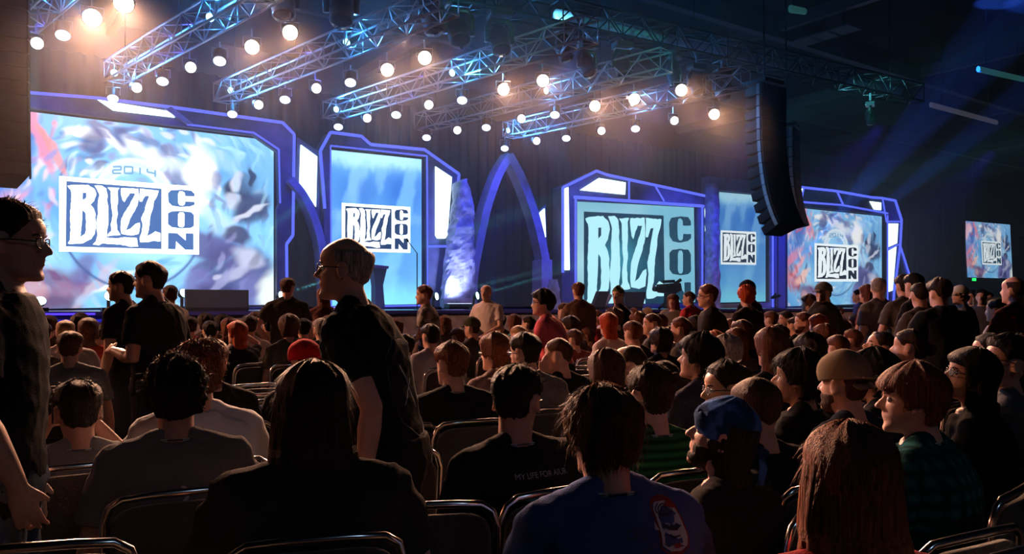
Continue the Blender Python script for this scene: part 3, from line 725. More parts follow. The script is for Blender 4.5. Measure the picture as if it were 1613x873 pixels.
# ------------------------------------------------------------------ the lighting rig
def frame_to(d, up=(0, 0, 1)):
    z = Vector(d).normalized(); x = Vector(up).cross(z)
    if x.length < 1e-3: x = Vector((1, 0, 0))
    x.normalize(); y = z.cross(x)
    return Matrix((x, y, z)).transposed()
def truss(p0, p1, wd, m, label, group=None, bay=None, rc=0.03, rl=0.016):
    p0, p1 = Vector(p0), Vector(p1); L = (p1-p0).length
    d = (p1-p0).normalized(); s = d.cross(Vector((0, 0, 1))).normalized(); up = s.cross(d).normalized()
    root = empty('lighting_truss', p0, label, 'lighting truss', group)
    cs = [s*(a*wd/2)+up*(b_*wd/2) for a, b_ in ((-1,-1),(1,-1),(1,1),(-1,1))]
    for c_ in cs: MB().tube([p0+c_, p1+c_], rc, 8).build('chord', m, root, smooth=True)
    n = max(2, int(L/(bay or wd*1.05))); b = MB()
    for i in range(n+1):
        q = p0+d*(L*i/n)
        if i % 3 == 0 or i == n:
            for k in range(4): b.tube([q+cs[k], q+cs[(k+1) % 4]], rl, 6)
        if i < n:
            q2 = p0+d*(L*(i+1)/n)
            for k in range(4):
                a, c_ = (cs[k], cs[(k+1) % 4]) if (i+k) % 2 else (cs[(k+1) % 4], cs[k])
                b.tube([q+a, q2+c_], rl, 6)
    b.build('lacing', m, root, smooth=True)
    return root
TD = Vector((-0.71, 0.705, 0)).normalized()          # trusses run up-stage along this
ZT = 7.5
TR = []
ords = ['lighting truss at the top left corner beside the leftmost loudspeaker stack', 'lighting truss passing over the left half of the huge left screen', 'lighting truss ending over the right edge of the huge left screen',
        'lighting truss ending above the tall blue screen', 'dim lighting truss ending just left of the pointed arch', 'shortest lighting truss, ending over the pointed arch']
for k, (px, py, L) in enumerate(((38, 47, 4.5), (180, 130, 10.5), (350, 162, 10.3), (520, 188, 10.8), (662, 206, 10.0), (800, 217, 9.3))):
    e = atz(px, py, ZT) + Vector((0, 0, 0.26))
    TR.append((e, L)); truss(e, e - TD*L, 0.52, M_ALU, ords[k], 'silver trusses running out over the audience')
def on_truss(k, t): return TR[k][0] - TD*t
# dark front truss across the hall
D0 = Vector((0.87, 20.0, 8.9)); DD = Vector((0.86, 0.51, 0)).normalized()
truss(D0-DD*13, D0+DD*15.5, 0.6, M_DTRUSS, 'long dark truss crossing the hall in front of the stage, hung with moving lights', bay=0.62, rc=0.035, rl=0.02)
# pale duct seen through it, higher up
dk = empty('air_duct', D0+Vector((0.3, 1.2, 0.3)), 'pale grey air duct running behind the dark truss', 'air duct')
MB().tube([D0+Vector((0.3, 1.2, 0.35)), D0+Vector((0.3, 1.2, 0.35))+DD*15], 0.16, 12).build('duct_pipe', mat('duct_grey', (0.45, 0.42, 0.5), 0.5), dk, smooth=True)
def rods(parent, pts, name='hanger_cable'):
    for p in pts: MB().tube([p, Vector((p.x, p.y, HC-0.02))], 0.012, 5).build(name, M_BLACK, parent)
for o in [o for o in COL.objects if o.name.startswith('lighting_truss')]:
    p = Vector(o.location)
    e = D0+DD*15.5 if (p-(D0-DD*13)).length < 0.1 else None
    if e is not None: rods(o, [p+DD*t+Vector((0, 0, 0.3)) for t in (1, 9, 18, 27)])
    else:
        rods(o, [p-TD*t+Vector((0, 0, 0.26)) for t in (0.8, 4.2)])

def par_can(px, py, k, ltype, r_=None, label=None, group=None, zdrop=None):
    """stage lantern hanging from truss k (None: from the nearest height)"""
    z = ZT - (zdrop if zdrop is not None else 0.42)
    c = atz(px, py, z)
    root = empty('stage_lantern', c, label, 'stage light', group)
    toc = (Vector((0, 0, CH)) - c).normalized()
    if ltype == 'warm': aim = (Vector((c.x*0.4+1.0, 4.0, 1.0)) - c).normalized()
    elif ltype == 'white': aim = (toc + Vector((0.25, 0, -0.10))).normalized()
    else: aim = (toc + Vector((-0.06, 0, -1.15))).normalized()
    r = r_ or 0.135
    M = Matrix.Translation(c) @ frame_to(aim).to_4x4()
    MB().lathe([(r*0.55,-0.34),(r*0.95,-0.28),(r,-0.20),(r*1.02,-0.02),(r*1.12,0.0),(r*1.12,0.03)], M, 20).build('can', M_BLACK, root, smooth=False)
    col = {'warm': ('warm_lens', (1.0, 0.90, 0.78), 5), 'white': ('white_lens', (0.92, 0.94, 1.0), 2.6), 'blue': ('blue_lens', (0.62, 0.74, 1.0), 2.2)}[ltype]
    MB().lathe([(r*1.0,0.031),(r*1.0,0.036),(r*0.6,0.055),(0.01,0.062)], M, 20).build('lens', emat(*col), root, smooth=True)
    b = MB(); s = M.to_3x3() @ Vector((1, 0, 0))
    q = c - aim*0.12; top = Vector((q.x, q.y, ZT + 0.02))
    b.tube([q+s*r*1.2, q+s*r*1.2+Vector((0, 0, 0.2)), q-s*r*1.2+Vector((0, 0, 0.2)), q-s*r*1.2], 0.012, 6)
    b.tube([q+Vector((0, 0, 0.2)), top], 0.02, 6); b.build('yoke', M_ALU, root)
    en = {'warm': 3200, 'white': 160, 'blue': 700}[ltype]
    cl = {'warm': (1.0,0.50,0.28), 'white': (0.75, 0.8, 1.0), 'blue': (0.16, 0.12, 1.0)}[ltype]
    an = {'warm': 24, 'white': 22, 'blue': 26}[ltype]
    tg = c + aim*5 if ltype != 'blue' else c + Vector((0.0, 0.5, -3.0))
    spot('beam', c + aim*0.10, c + aim*0.10 + (tg-c), en, cl, an, 0.6, 0.05, root)
    for l in root.children:
        if l.type == 'LIGHT' and px < 200 and ltype == 'warm': l.data.energy *= 3.5
    return root
warm = [(195,5,'just above the haze at the top left'), (145,28,'beside the top left truss'), (397,74,'on the second truss from the left, lower of its pair'), (457,51,'on the second truss, near the dark overhanging moving light'),
        (610,110,'below the dark gap between the two long middle trusses'), (669,91,'hung right under the big pair of moving lights'), (793,141,'above and left of the pointed arch'), (855,127,'right of the teal lit moving light, over the arch'),
        (937,167,'on the fourth truss above the gabled surround'), (999,156,'at the middle of the right trusses'), (1073,142,'below the row of teal moving lights'), (1125,180,'last one on the right, beside the hanging loudspeakers')]
for k, (x, y, t) in enumerate(warm): par_can(x, y, None, 'warm', 0.15 if k > 1 else 0.17, 'blazing warm white stage lantern ' + t, 'warm lanterns facing the audience')
white = [(58,68,'under the top left truss end'), (300,106,'midway along the second truss'), (215,138,'at the left end of the second truss'), (407,165,'under the third truss, over the huge screen edge'), (498,139,'between two blue ones on the third truss'),
         (578,186,'over the tall screen, just below the fourth truss'), (675,165,'on the fourth truss left of centre'), (720,205,'over the stone obelisk'), (845,222,'over the right leg of the pointed arch'), (821,187,'near the short truss end'),
         (947,206,'over the left of the gabled surround'), (1062,190,'over the right of the gabled surround')]
for x, y, t in white: par_can(x, y, None, 'white', 0.125, 'small cool white stage lantern ' + t, 'small white lanterns on the trusses')
blue = [(99,54,'at the top left corner'), (346,95,'left part of the second truss'), (256,127,'second truss, over the huge screen'), (178,154,'lowest at the left end of the second truss'), (366,179,'lowest under the end of the third truss'), (449,156,'third truss, above the huge screen corner'),
        (552,129,'under the third truss right of centre'), (624,180,'over the tall blue screen'), (533,199,'lowest under the end of the fourth truss'), (728,157,'under the fourth truss near the obelisk'), (672,216,'lowest, left of the stone obelisk'), (766,200,'between obelisk and arch'),
        (795,233,'lowest, right over the tip of the pointed arch'), (892,217,'over the left light bar of the gable'), (874,180,'under the short truss'), (1001,202,'over the centre of the gabled surround')]
for x, y, t in blue: par_can(x, y, None, 'blue', 0.14, 'small violet blue stage lantern ' + t, 'violet blue lanterns on the trusses')
# battery lights shining along the inside of the trusses
inside = [(84,17,0,'top left truss'),(174,120,1,'left end of the second truss'),(331,59,1,'middle of the second truss'),(364,149,2,'left end of the third truss'),(546,94,2,'middle of the third truss'),(530,172,3,'left end of the fourth truss'),(712,127,3,'middle of the fourth truss'),
          (861,152,4,'middle of the dim truss'),(793,208,5,'left end of the short truss'),(996,173,5,'middle of the short truss')]
for x, y, k, t in inside:
    tg = at(x, y, 20)
    # nearest point of truss k to the sight line
    e = TR[k][0]; best = min((abs((p := e - TD*(s*0.05)).x/p.y*F+CX - x), s) for s in range(int(TR[k][1]/0.05)))[1]
    c = e - TD*(best*0.05)
    root = empty('truss_toner', c, 'small sky blue light inside the lattice, ' + t, 'stage light', 'sky blue lights shining inside the trusses')
    M = Matrix.Translation(c) @ frame_to(-TD*1.0 + Vector((0, 0, 0.0))).to_4x4()
    MB().lathe([(0.07,-0.2),(0.09,-0.05),(0.10,0.0)], M, 14).build('can', M_BLACK, root)
    MB().lathe([(0.095,0.001),(0.09,0.02),(0.02,0.04)], M, 14).build('lens', emat('toner_lens', (0.45, 0.9, 1.0), 3), root)
    MB().tube([c, c+Vector((0, 0, 0.3))], 0.015, 6).build('bracket', M_ALU, root)
    spot('beam', c-TD*0.06, c - TD*2, 800, (0.04,0.34,1.0), 90, 0.8, 0.04, root)
    l = lamp('glow', c-TD*0.15, 60, (0.04,0.34,1.0), 0.05); l.location = -TD*0.15+Vector((0,0,0.0)); l.parent = root

def moving_head(px, py, s, ang, tilt, label, teal=False, Y=None):
    """base, U-shaped yoke and rounded head hanging from the dark truss; (px, py) is the head"""
    tx = (px-CX)/F
    t = (tx*D0.y - D0.x)/(DD.x - tx*DD.y); q = D0 + DD*t
    hz = CH + (HY-py)*q.y/F
    c = Vector((q.x, q.y, hz))
    root = empty('moving_light', c, label, 'moving light', 'moving lights hanging from the dark truss')
    RZ = Matrix.Rotation(ang, 3, 'Z')
    top = hz + 0.42*s
    bx = MB().box(c+Vector((0, 0, 0.42*s)), (0.38*s, 0.30*s, 0.13*s), RZ); bx.build('base', M_MH, root, bevel=0.02)
    b = MB(); S_ = RZ @ Vector((1, 0, 0))
    b.tube([c+S_*0.2*s+Vector((0,0,-0.06*s)), c+S_*0.21*s+Vector((0,0,0.18*s)), c+S_*0.14*s+Vector((0,0,0.30*s)), c-S_*0.14*s+Vector((0,0,0.30*s)), c-S_*0.21*s+Vector((0,0,0.18*s)), c-S_*0.2*s+Vector((0,0,-0.06*s))], 0.05*s, 8, flat=1.0)
    b.build('yoke', M_MH, root, smooth=True)
    d = (RZ @ Vector((0, -math.cos(tilt), -math.sin(tilt)))).normalized()
    M = Matrix.Translation(c) @ frame_to(d).to_4x4()
    MB().lathe([(0.06*s,-0.26*s),(0.13*s,-0.22*s),(0.165*s,-0.1*s),(0.17*s,0.05*s),(0.15*s,0.20*s),(0.16*s,0.22*s),(0.15*s,0.24*s)], M, 20).build('head', M_MH, root, smooth=True)
    MB().lathe([(0.14*s,0.241*s),(0.13*s,0.26*s),(0.02*s,0.275*s)], M, 20).build('lens', mat('dark_lens', (0.02, 0.03, 0.04), 0.08), root, smooth=True)
    b = MB(); b.tube([Vector((c.x, c.y, top)), Vector((c.x, c.y, D0.z-0.3))], 0.035, 6); b.build('clamp', M_ALU, root)
    return c
M_MH = mat('moving_light_black', (0.05, 0.055, 0.055), 0.28, 0.0)
mh = [(445,3,1.5,0.5,1.2,'leftmost at the top edge of the picture, half out of view'), (538,14,1.6,0.2,1.1,'large dark one at the top, second from the left'), (680,28,1.5,0.8,1.3,'left of the big pair above the warm lantern'), (722,48,1.6,0.3,1.0,'right of the big pair, teal rimmed'),
      (787,62,1.5,0.3,1.1,'with teal underside right of the big pair'), (888,78,1.2,0.9,1.2,'plain black one before the third truss'), (925,103,1.2,0.4,1.1,'beside the tall teal lit one'), (981,104,1.3,0.3,1.2,'tall teal lit one at the middle'),
      (1062,116,1.2,1.0,1.3,'teal sided one right of the teal bracket'), (1097,134,1.2,0.4,1.1,'rearmost but one before the loudspeakers'), (1137,142,1.2,0.3,1.0,'nearest to the hanging loudspeakers'), (1371,184,1.0,1.1,1.4,'teal lit one alone at the far right end')]
for x, y, s, a, ti, t in mh: moving_head(x, y, s, a, ti, 'black moving light ' + t)
# teal beams from the house that catch the moving lights' sides
spot('teal_house_beam', (2.0, 8.0, 5.2), (-0.3, 18.6, 8.3), 1100, TEAL, 16, 0.5, 0.05)
spot('teal_house_beam', (8.0, 10.0, 5.2), (3.4, 21.3, 8.1), 1500, TEAL, 16, 0.5, 0.05)
spot('teal_house_beam', (8.0, 14.0, 5.2), (12.2, 26.8, 8.2), 1800, TEAL, 9, 0.5, 0.05)
spot('teal_house_beam', (-5.0, 12.0, 3.0), (-8.6, 15.6, 5.5), 500, TEAL, 40, 0.5, 0.05)

# ------------------------------------------------------------------ hanging line arrays
def line_array(px, ytop, ybot, Y, n, label, wd=1.15, ang=None, curve=0.9):
    a = at(px, ytop, Y); zb = CH+(HY-ybot)*Y/F
    root = empty('line_array', (a.x, a.y, zb), label, 'loudspeaker array')
    ang = R(35) if ang is None else ang                         # faces -v, towards the seats
    RZ = Matrix.Rotation(ang, 3, 'Z'); h = (a.z-zb)/n; p = Vector(a)
    b = MB(); b.box(p+Vector((0, 0, 0.10)), (wd*0.8, 0.7, 0.10), RZ); b.build('bumper_frame', M_BLACK, root)
    tot = 0
    for i in range(n):
        th = curve*(i/n)**2.2*0.75
        dn = RZ @ Vector((0, -math.sin(th), -math.cos(th))); ou = RZ @ Vector((0, -math.cos(th), math.sin(th))); sx = RZ @ Vector((1, 0, 0))
        M = Matrix((sx, -ou, -dn)).transposed()
        c = p + dn*h*0.5
        b = MB()
        fr = [c + sx*x*wd/2*(1.0 if y < 0 else 0.72) + (-ou)*y*0.33 + (-dn)*z_*h*(0.475 if y < 0 else 0.36) for x in (-1, 1) for y in (-1, 1) for z_ in (-1, 1)]
        b.add(fr, [(0,1,3,2),(4,6,7,5),(0,4,5,1),(2,3,7,6),(0,2,6,4),(1,5,7,3)])
        cb = b.build('cabinet', M_CAB, root, bevel=0.012)
        MB().box(c+ou*0.335, (wd*0.93, 0.015, h*0.86), M).build('grille', mat('speaker_grille', (0.045, 0.043, 0.045), 0.6, 0.2, bump=(160, 0.8)), cb)
        for q in (-1, 1): MB().box(c+sx*q*(wd/2+0.012)+ou*0.22, (0.03, 0.10, h*0.9), M).build('rigging_plate', mat('rig_plate', (0.25, 0.26, 0.27), 0.4, 0.7), cb)
        WLOC[cb.name] = parent_loc(root)
        p = p + dn*h
    MB().tube([a+Vector((0, 0, 0.15)), Vector((a.x, a.y, HC-0.02))], 0.025, 6).build('chain', M_BLACK, root)
    return root
line_array(1203, 138, 372, 21.0, 13, 'big black curved loudspeaker array hanging right of the stage, in front of its twin', 1.0, curve=0.75)
line_array(1238, 205, 362, 24.5, 10, 'second black loudspeaker array half hidden behind the big one', 0.9, ang=R(60), curve=0.5)
line_array(-14, -30, 292, 13.5, 14, 'black loudspeaker array cut off by the left edge of the picture', 1.05, curve=0.45)

# ------------------------------------------------------------------ smaller things round the hall
# exit sign
p = at(1533, 440, 62)
root = empty('exit_sign', p, 'small glowing green exit sign on the grey wall under the delay screen', 'exit sign')
u = p.x*CT+p.y*ST; v = -p.x*ST+p.y*CT
RZ35 = Matrix.Rotation(R(35), 3, 'Z')
MB().box(p, (0.7, 0.12, 0.35), RZ35).build('case', M_BLACK, root)
MB().box(p+RZ35@Vector((0, -0.07, 0)), (0.6, 0.02, 0.26), RZ35).build('lit_face', emat('exit_green', (0.02, 1.0, 0.12), 2.5), root)
MB().tube([p+Vector((0,0,0.17)), Vector((p.x, p.y, HC-0.02))], 0.03, 6).build('hanger', M_BLACK, root)
# strip fixtures high on the right
for (x0, y0, x1, y1, Y, col, lab) in ((1466,165,1570,193,34,(0.3,0.28,0.35),'long dim strip light hanging high at the right'), (1541,109,1612,125,30,(0.1,0.45,0.42),'teal lit strip light at the right edge of the ceiling'), (1245,14,1268,18,24,(0.1,0.45,0.42),'short teal lit strip light near the top right')):
    a, c_ = at(x0, y0, Y), at(x1, y1, Y+5)
    root = empty('strip_light', (a+c_)/2, lab, 'strip light')
    MB().tube([a, c_], 0.12, 8, flat=0.6).build('housing', mat('strip_'+lab[:9], col, 0.5, emit=col, es=0.12), root)  # teal glints are put into the housing colour and its faint emission
    b = MB(); d = (c_-a)
    for t in (0.15, 0.85): q = a+d*t; MB().tube([q, Vector((q.x, q.y, HC-0.02))], 0.02, 5).build('hanger', M_BLACK, root)
# grey panels lit dimly on the ceiling
for k, (x, y) in enumerate(((1272,65),(1300,56),(1330,47))):
    c = atz(x, y, HC-0.9)
    root = empty('ceiling_panel', c, 'dim grey square ceiling panel, %s of three in a row at the upper right' % ('leftmost', 'middle one', 'rightmost')[k], 'ceiling panel')
    MB().box(c, (0.9, 0.9, 0.05), RZ35).build('panel', mat('panel_grey', (0.10, 0.095, 0.11), 0.8), root)
    MB().tube([c, Vector((c.x, c.y, HC-0.02))], 0.03, 5).build('hanger', M_BLACK, root)
# small floor lights on the stage edge with their beams in the haze
floorl = [(63,474,19.3,(-0.05,1.0),'below the huge left screen', 900), (172,466,19.0,(-0.3,0.4),'behind the two walking men', 60), (288,462,19.6,(0.75,0.65),'at the left end of the wide black monitor', 700), (441,466,19.6,(0.95,0.36),'behind the standing man in black', 900),
          (685,467,20.2,(0.95,0.24),'left of the obelisk foot', 500), (749,466,20.2,(0.95,0.28),'right of the obelisk foot', 500)]
for x, y, V_, dr, t, e in floorl:
    u, z = SUV(x, y, V_); c = W(u, V_-.1, z)
    root = empty('floor_light', W(u, V_, 1.36), 'small teal-white floor light ' + t, 'stage light', 'small floor lights along the stage')
    MB().box(W(u, V_, 1.40), (0.3, 0.25, 0.08), RZ35).build('base', M_BLACK, root)
    b = MB(); b.tube([W(u, V_+0.1, 1.40), W(u, V_+0.1, z)], 0.04, 6); b.build('bracket', M_BLACK, root)
    d = W(dr[0], -0.25, dr[1]); M = Matrix.Translation(W(u, V_-.1, z)) @ frame_to(d*.6+W(0,-1,0)*.6).to_4x4()
    MB().lathe([(0.08,-0.12),(0.12,-0.02),(0.12,0.0)], M, 14).build('can', M_BLACK, root)
    MB().lathe([(0.11,0.001),(0.10,0.02),(0.02,0.03)], M, 14).build('lens', emat('floor_lens', (0.55, 1.0, 1.0), 5), root)
    spot('beam', c+d.normalized()*0.22, c+d.normalized()*5, e*75, (0.15, 0.85, 1.0), 4, 0.3, 0.03, root)
# obelisk up-light
u, z = SUV(722, 480, 22.3)
root = empty('floor_lantern', W(u, 22.2, 1.36), 'wide low black uplight at the foot of the stone obelisk', 'stage light')
MB().box(W(u, 22.2, 1.45), (1.0, 0.35, 0.18), RZ35).build('housing', M_BLACK, root, bevel=0.02)
MB().box(W(u, 22.22, 1.545), (0.8, 0.2, 0.01), RZ35).build('lens', emat('blue_white', (0.6, 0.7, 1.0), 3), root)
spot('beam', W(u, 22.3, 1.58), W(u+0.15, 23.1, 2.7), 600, (0.35, 0.42, 1.0), 95, 0.8, 0.1, root)
# violet and teal beams fanning over the right half of the hall
for (x, y, tx_, ty_, e, col, sz) in ((1266,400,1613,30,60000,(0.03,0.14,1.0),9), (1280,385,1560,20,60000,(0.03,0.14,1.0),7), (1300,400,1610,150,60000,(0.03,0.14,1.0),7)):
    c = at(x, y, 27); tg = at(tx_, ty_, 30)
    spot('blue_fan_beam', c, tg, e, col, sz, 0.5, 0.05)
# ------------------------------------------------------------------ haze over stage and front seats
hz = slab('stage_haze', -10, 62, 11.5, 26.9, 1.45, 12.9, None)
m = bpy.data.materials.new('thin_haze'); m.use_nodes = True; nt = m.node_tree; nt.nodes.clear()
o = nt.nodes.new('ShaderNodeOutputMaterial'); vs = nt.nodes.new('ShaderNodeVolumeScatter')
vs.inputs['Density'].default_value = 0.011; vs.inputs['Anisotropy'].default_value = 0.35
nt.links.new(vs.outputs[0], o.inputs['Volume'])
hz.data.materials.clear(); hz.data.materials.append(m)
tag(hz, 'thin theatrical haze drifting over the stage, catching the light beams', 'haze', kind='stuff')
# ------------------------------------------------------------------ people
HZ = [0, .010, .025, .045, .060, .075, .090, .105, .120, .135, .150, .165, .185, .205, .220, .230, .235]
HW = [.020, .036, .049, .056, .060, .064, .067, .069, .071, .073, .075, .0765, .076, .067, .050, .030, .006]
HF = [.074, .087, .090, .086, .089, .086, .087, .085, .081, .086, .093, .093, .085, .064, .040, .018, .000]
HB = [.020, .000, -.030, -.055, -.068, -.078, -.085, -.090, -.095, -.099, -.102, -.101, -.092, -.072, -.048, -.030, -.010]
def head_pt(z, phi, off=0.0):
    """phi 0 = face, pi = back of head"""
    w_ = np.interp(z, HZ, HW); f = np.interp(z, HZ, HF); b = np.interp(z, HZ, HB); c = -0.012 if z > .04 else 0.01
    co, si = math.cos(phi), math.sin(phi)
    x = (w_+off)*math.copysign(abs(si)**0.9, si)
    y = c + ((f-c)+off if co > 0 else (c-b)+off)*math.copysign(abs(co)**0.92, co)
    return x, y
def head_off(z, phi, t):
    """point at height z moved t along the outward direction of the skull"""
    x, y = head_pt(z, phi)
    n = Vector((x/.0062, (y+.01)/.0095, (z-.12)/.0125*(1.0 if z > .12 else .25)))
    n.normalize()
    return Vector((x, y, z)) + n*t
def ring(c, rx, ry, tilt=0.0, n=20, e=0.85, yaw=0.0):
    out = []
    for j in range(n):
        a = 2*math.pi*j/n; co, si = math.cos(a), math.sin(a)
        x = rx*math.copysign(abs(co)**e, co); y = ry*math.copysign(abs(si)**e, si)
        p = Vector((x, y*math.cos(tilt), y*math.sin(tilt)))
        if yaw: p = Matrix.Rotation(yaw, 3, 'Z') @ p
        out.append(Vector(c)+p)
    return out
def capsule(b, pts, rads, n=12, flat=1.0):
    """tube with rounded ends"""
    pts = [Vector(p) for p in pts]
    d0 = (pts[0]-pts[1]).normalized(); d1 = (pts[-1]-pts[-2]).normalized()
    r0, r1 = rads[0], rads[-1]
    P_ = [pts[0]+d0*r0*0.95, pts[0]+d0*r0*0.6]+pts+[pts[-1]+d1*r1*0.6, pts[-1]+d1*r1*0.95]
    Q = [r0*0.3, r0*0.8]+list(rads)+[r1*0.8, r1*0.3]
    b.tube(P_, Q, n, flat)
def hand(b, wr, d, side, curl=0.5, palm=(0, 0, -1), s=1.0):
    """palm plus four unequal bent fingers and a thumb; wr wrist, d pointing along the hand, palm = palm normal"""
    d = Vector(d).normalized(); pn = Vector(palm); pn = (pn - d*pn.dot(d)).normalized(); a = d.cross(pn)*side
    c0 = Vector(wr)
    b.tube([c0-d*.01, c0+d*.03*s, c0+d*.07*s, c0+d*.092*s], [(.013*s,.025*s),(.015*s,.034*s),(.014*s,.041*s),(.010*s,.038*s)], 12, ref=pn)
    for k, L in enumerate((.074, .082, .076, .060)):
        o = c0+d*.088*s + a*(.030-.020*k)*s
        q = o; dd = Vector(d)+a*(.10-.07*k); dd.normalize(); P_ = [o-d*.015*s, o]
        for j in range(3):
            th = curl*(0.45+0.30*j)
            dd = (dd*math.cos(th)+pn*math.sin(th)).normalized()
            q = q+dd*L*s*(0.45, 0.32, 0.23)[j]; P_.append(q)
        capsule(b, P_, [.0095*s, .0092*s, .0088*s, .0080*s, .0070*s], 8)
    t0 = c0+d*.03*s+a*.026*s; d2 = (d*0.75+a*0.75+pn*0.25*curl).normalized()
    capsule(b, [t0-d2*.012*s, t0+d2*.028*s, t0+d2*.028*s+(d2+pn*.3*curl+d*.4).normalized()*.030*s], [.013*s, .0105*s, .0085*s], 8)
JOBS = []
TMP = bpy.data.collections.new('work'); COL.children.link(TMP)
def remesh_job(b, name, m, vox, parent, smooth=3, wr=0.0, seed=0, cat=None, post=None):
    me = bpy.data.meshes.new('w'); me.from_pydata(b.v, [], b.f); me.validate()
    bm = bmesh.new(); bm.from_mesh(me); bmesh.ops.recalc_face_normals(bm, faces=bm.faces[:]); bm.to_mesh(me); bm.free()
    t = bpy.data.objects.new('w', me); TMP.objects.link(t)
    r = t.modifiers.new('r', 'REMESH'); r.mode = 'VOXEL'; r.voxel_size = vox; r.use_smooth_shade = True
    s = t.modifiers.new('s', 'SMOOTH'); s.factor = 0.5; s.iterations = smooth
    o = bpy.data.objects.new(name, me); COL.objects.link(o)
    if parent is not None: o.parent = parent
    JOBS.append((t, o, m, wr, seed, post, name)); return o
def run_jobs():
    dg = bpy.context.evaluated_depsgraph_get(); dg.update()
    for t, o, m, wr, seed, post, name in JOBS:
        me = bpy.data.meshes.new_from_object(t.evaluated_get(dg), depsgraph=dg)
        me.name = name
        if wr:
            n = len(me.vertices); co = np.empty(n*3, np.float32); no = np.empty(n*3, np.float32)
            me.vertices.foreach_get('co', co); me.vertices.foreach_get('normal', no)
            co = co.reshape(-1, 3); no = no.reshape(-1, 3)
            rnd = np.random.RandomState(seed); d = np.zeros(n)
            for k in range(9):
                v = rnd.normal(size=3); v /= np.linalg.norm(v); v[0] *= 1.6; f = rnd.uniform(14, 42); ph = rnd.uniform(0, 6.28)
                q = co @ v
                d += (1-abs(np.sin(q*f + ph + 1.5*np.sin((co @ rnd.normal(size=3))*9))))**2/ (0.5+f/25)
            d = d/4 - 0.35
            co += no*(d*wr)[:, None]
            me.vertices.foreach_set('co', co.ravel()); me.update()
        me.shade_smooth(); me.materials.clear(); me.materials.append(m)
        o.data = me
    for t in list(TMP.objects):
        d = t.data; bpy.data.objects.remove(t); bpy.data.meshes.remove(d)
    bpy.data.collections.remove(TMP)
def raw(b, name, m, parent, smooth=True):
    me = bpy.data.meshes.new(name); me.from_pydata([tuple(v) for v in b.v], [], b.f)
    bm = bmesh.new(); bm.from_mesh(me); bmesh.ops.recalc_face_normals(bm, faces=bm.faces[:]); bm.to_mesh(me); bm.free()
    if smooth: me.shade_smooth()
    me.materials.append(m); o = bpy.data.objects.new(name, me); COL.objects.link(o); o.parent = parent; return o
HAIRC = {'bk': (.012,.009,.008), 'db': (.030,.017,.012), 'br': (.075,.034,.020), 'rb': (.14,.05,.028), 'bl': (.36,.22,.11), 'rd': (.42,.06,.015), 'gy': (.30,.28,.27), 'or': (.6,.14,.03), 'gn': (.10,.13,.05)}
SKINC = {'a': (.56,.33,.25), 'b': (.46,.25,.18), 'c': (.62,.38,.30), 'd': (.34,.18,.12)}
def hair_mat(k):
    return mat('hair_'+k, HAIRC[k], 0.55, sheen=0.0, spec=0.12, bump=(330, 0.9), var=(150, 0.65), stretch=(1, 1, .045))
def skin_mat(k): return mat('skin_'+k, SKINC[k], 0.5, sss=0.12, spec=0.35, var=(30, 0.08))
def cloth_mat(col, pat=None):
    n = 'cloth_%s_%s' % ('_'.join('%d' % (c*255) for c in col), pat or 'plain')
    if n in MATS: return MATS[n]
    m = mat(n, col, 0.85, bump=(220, 0.35), sheen=0.02, spec=0.02)
    if pat:
        nt = m.node_tree; b = nt.nodes['Principled BSDF']
        tc = nt.nodes.new('ShaderNodeTexCoord')
        def wave(axis, sc):
            w_ = nt.nodes.new('ShaderNodeTexWave'); w_.bands_direction = axis; w_.inputs['Scale'].default_value = sc
            nt.links.new(tc.outputs['Object'], w_.inputs['Vector']); return w_
        mx = nt.nodes.new('ShaderNodeMix'); mx.data_type = 'RGBA'
        mx.inputs[6].default_value = (*[c*0.25 for c in col], 1); mx.inputs[7].default_value = (*col, 1)
        if pat == 'stripe': nt.links.new(wave('Z', 11).outputs[0], mx.inputs[0])
        elif pat == 'plaid':
            a, c_ = wave('Z', 6), wave('X', 6); mm = nt.nodes.new('ShaderNodeMath'); mm.operation = 'MULTIPLY'
            nt.links.new(a.outputs[0], mm.inputs[0]); nt.links.new(c_.outputs[0], mm.inputs[1]); nt.links.new(mm.outputs[0], mx.inputs[0])
        else:
            v = nt.nodes.new('ShaderNodeTexNoise'); v.inputs['Scale'].default_value = 11; v.inputs['Detail'].default_value = 3
            r = nt.nodes.new('ShaderNodeValToRGB'); r.color_ramp.elements[0].position = .45; r.color_ramp.elements[1].position = .55
            nt.links.new(tc.outputs['Object'], v.inputs['Vector']); nt.links.new(v.outputs[0], r.inputs[0]); nt.links.new(r.outputs[0], mx.inputs[0])
        nt.links.new(mx.outputs[2], b.inputs['Base Color'])
    return m

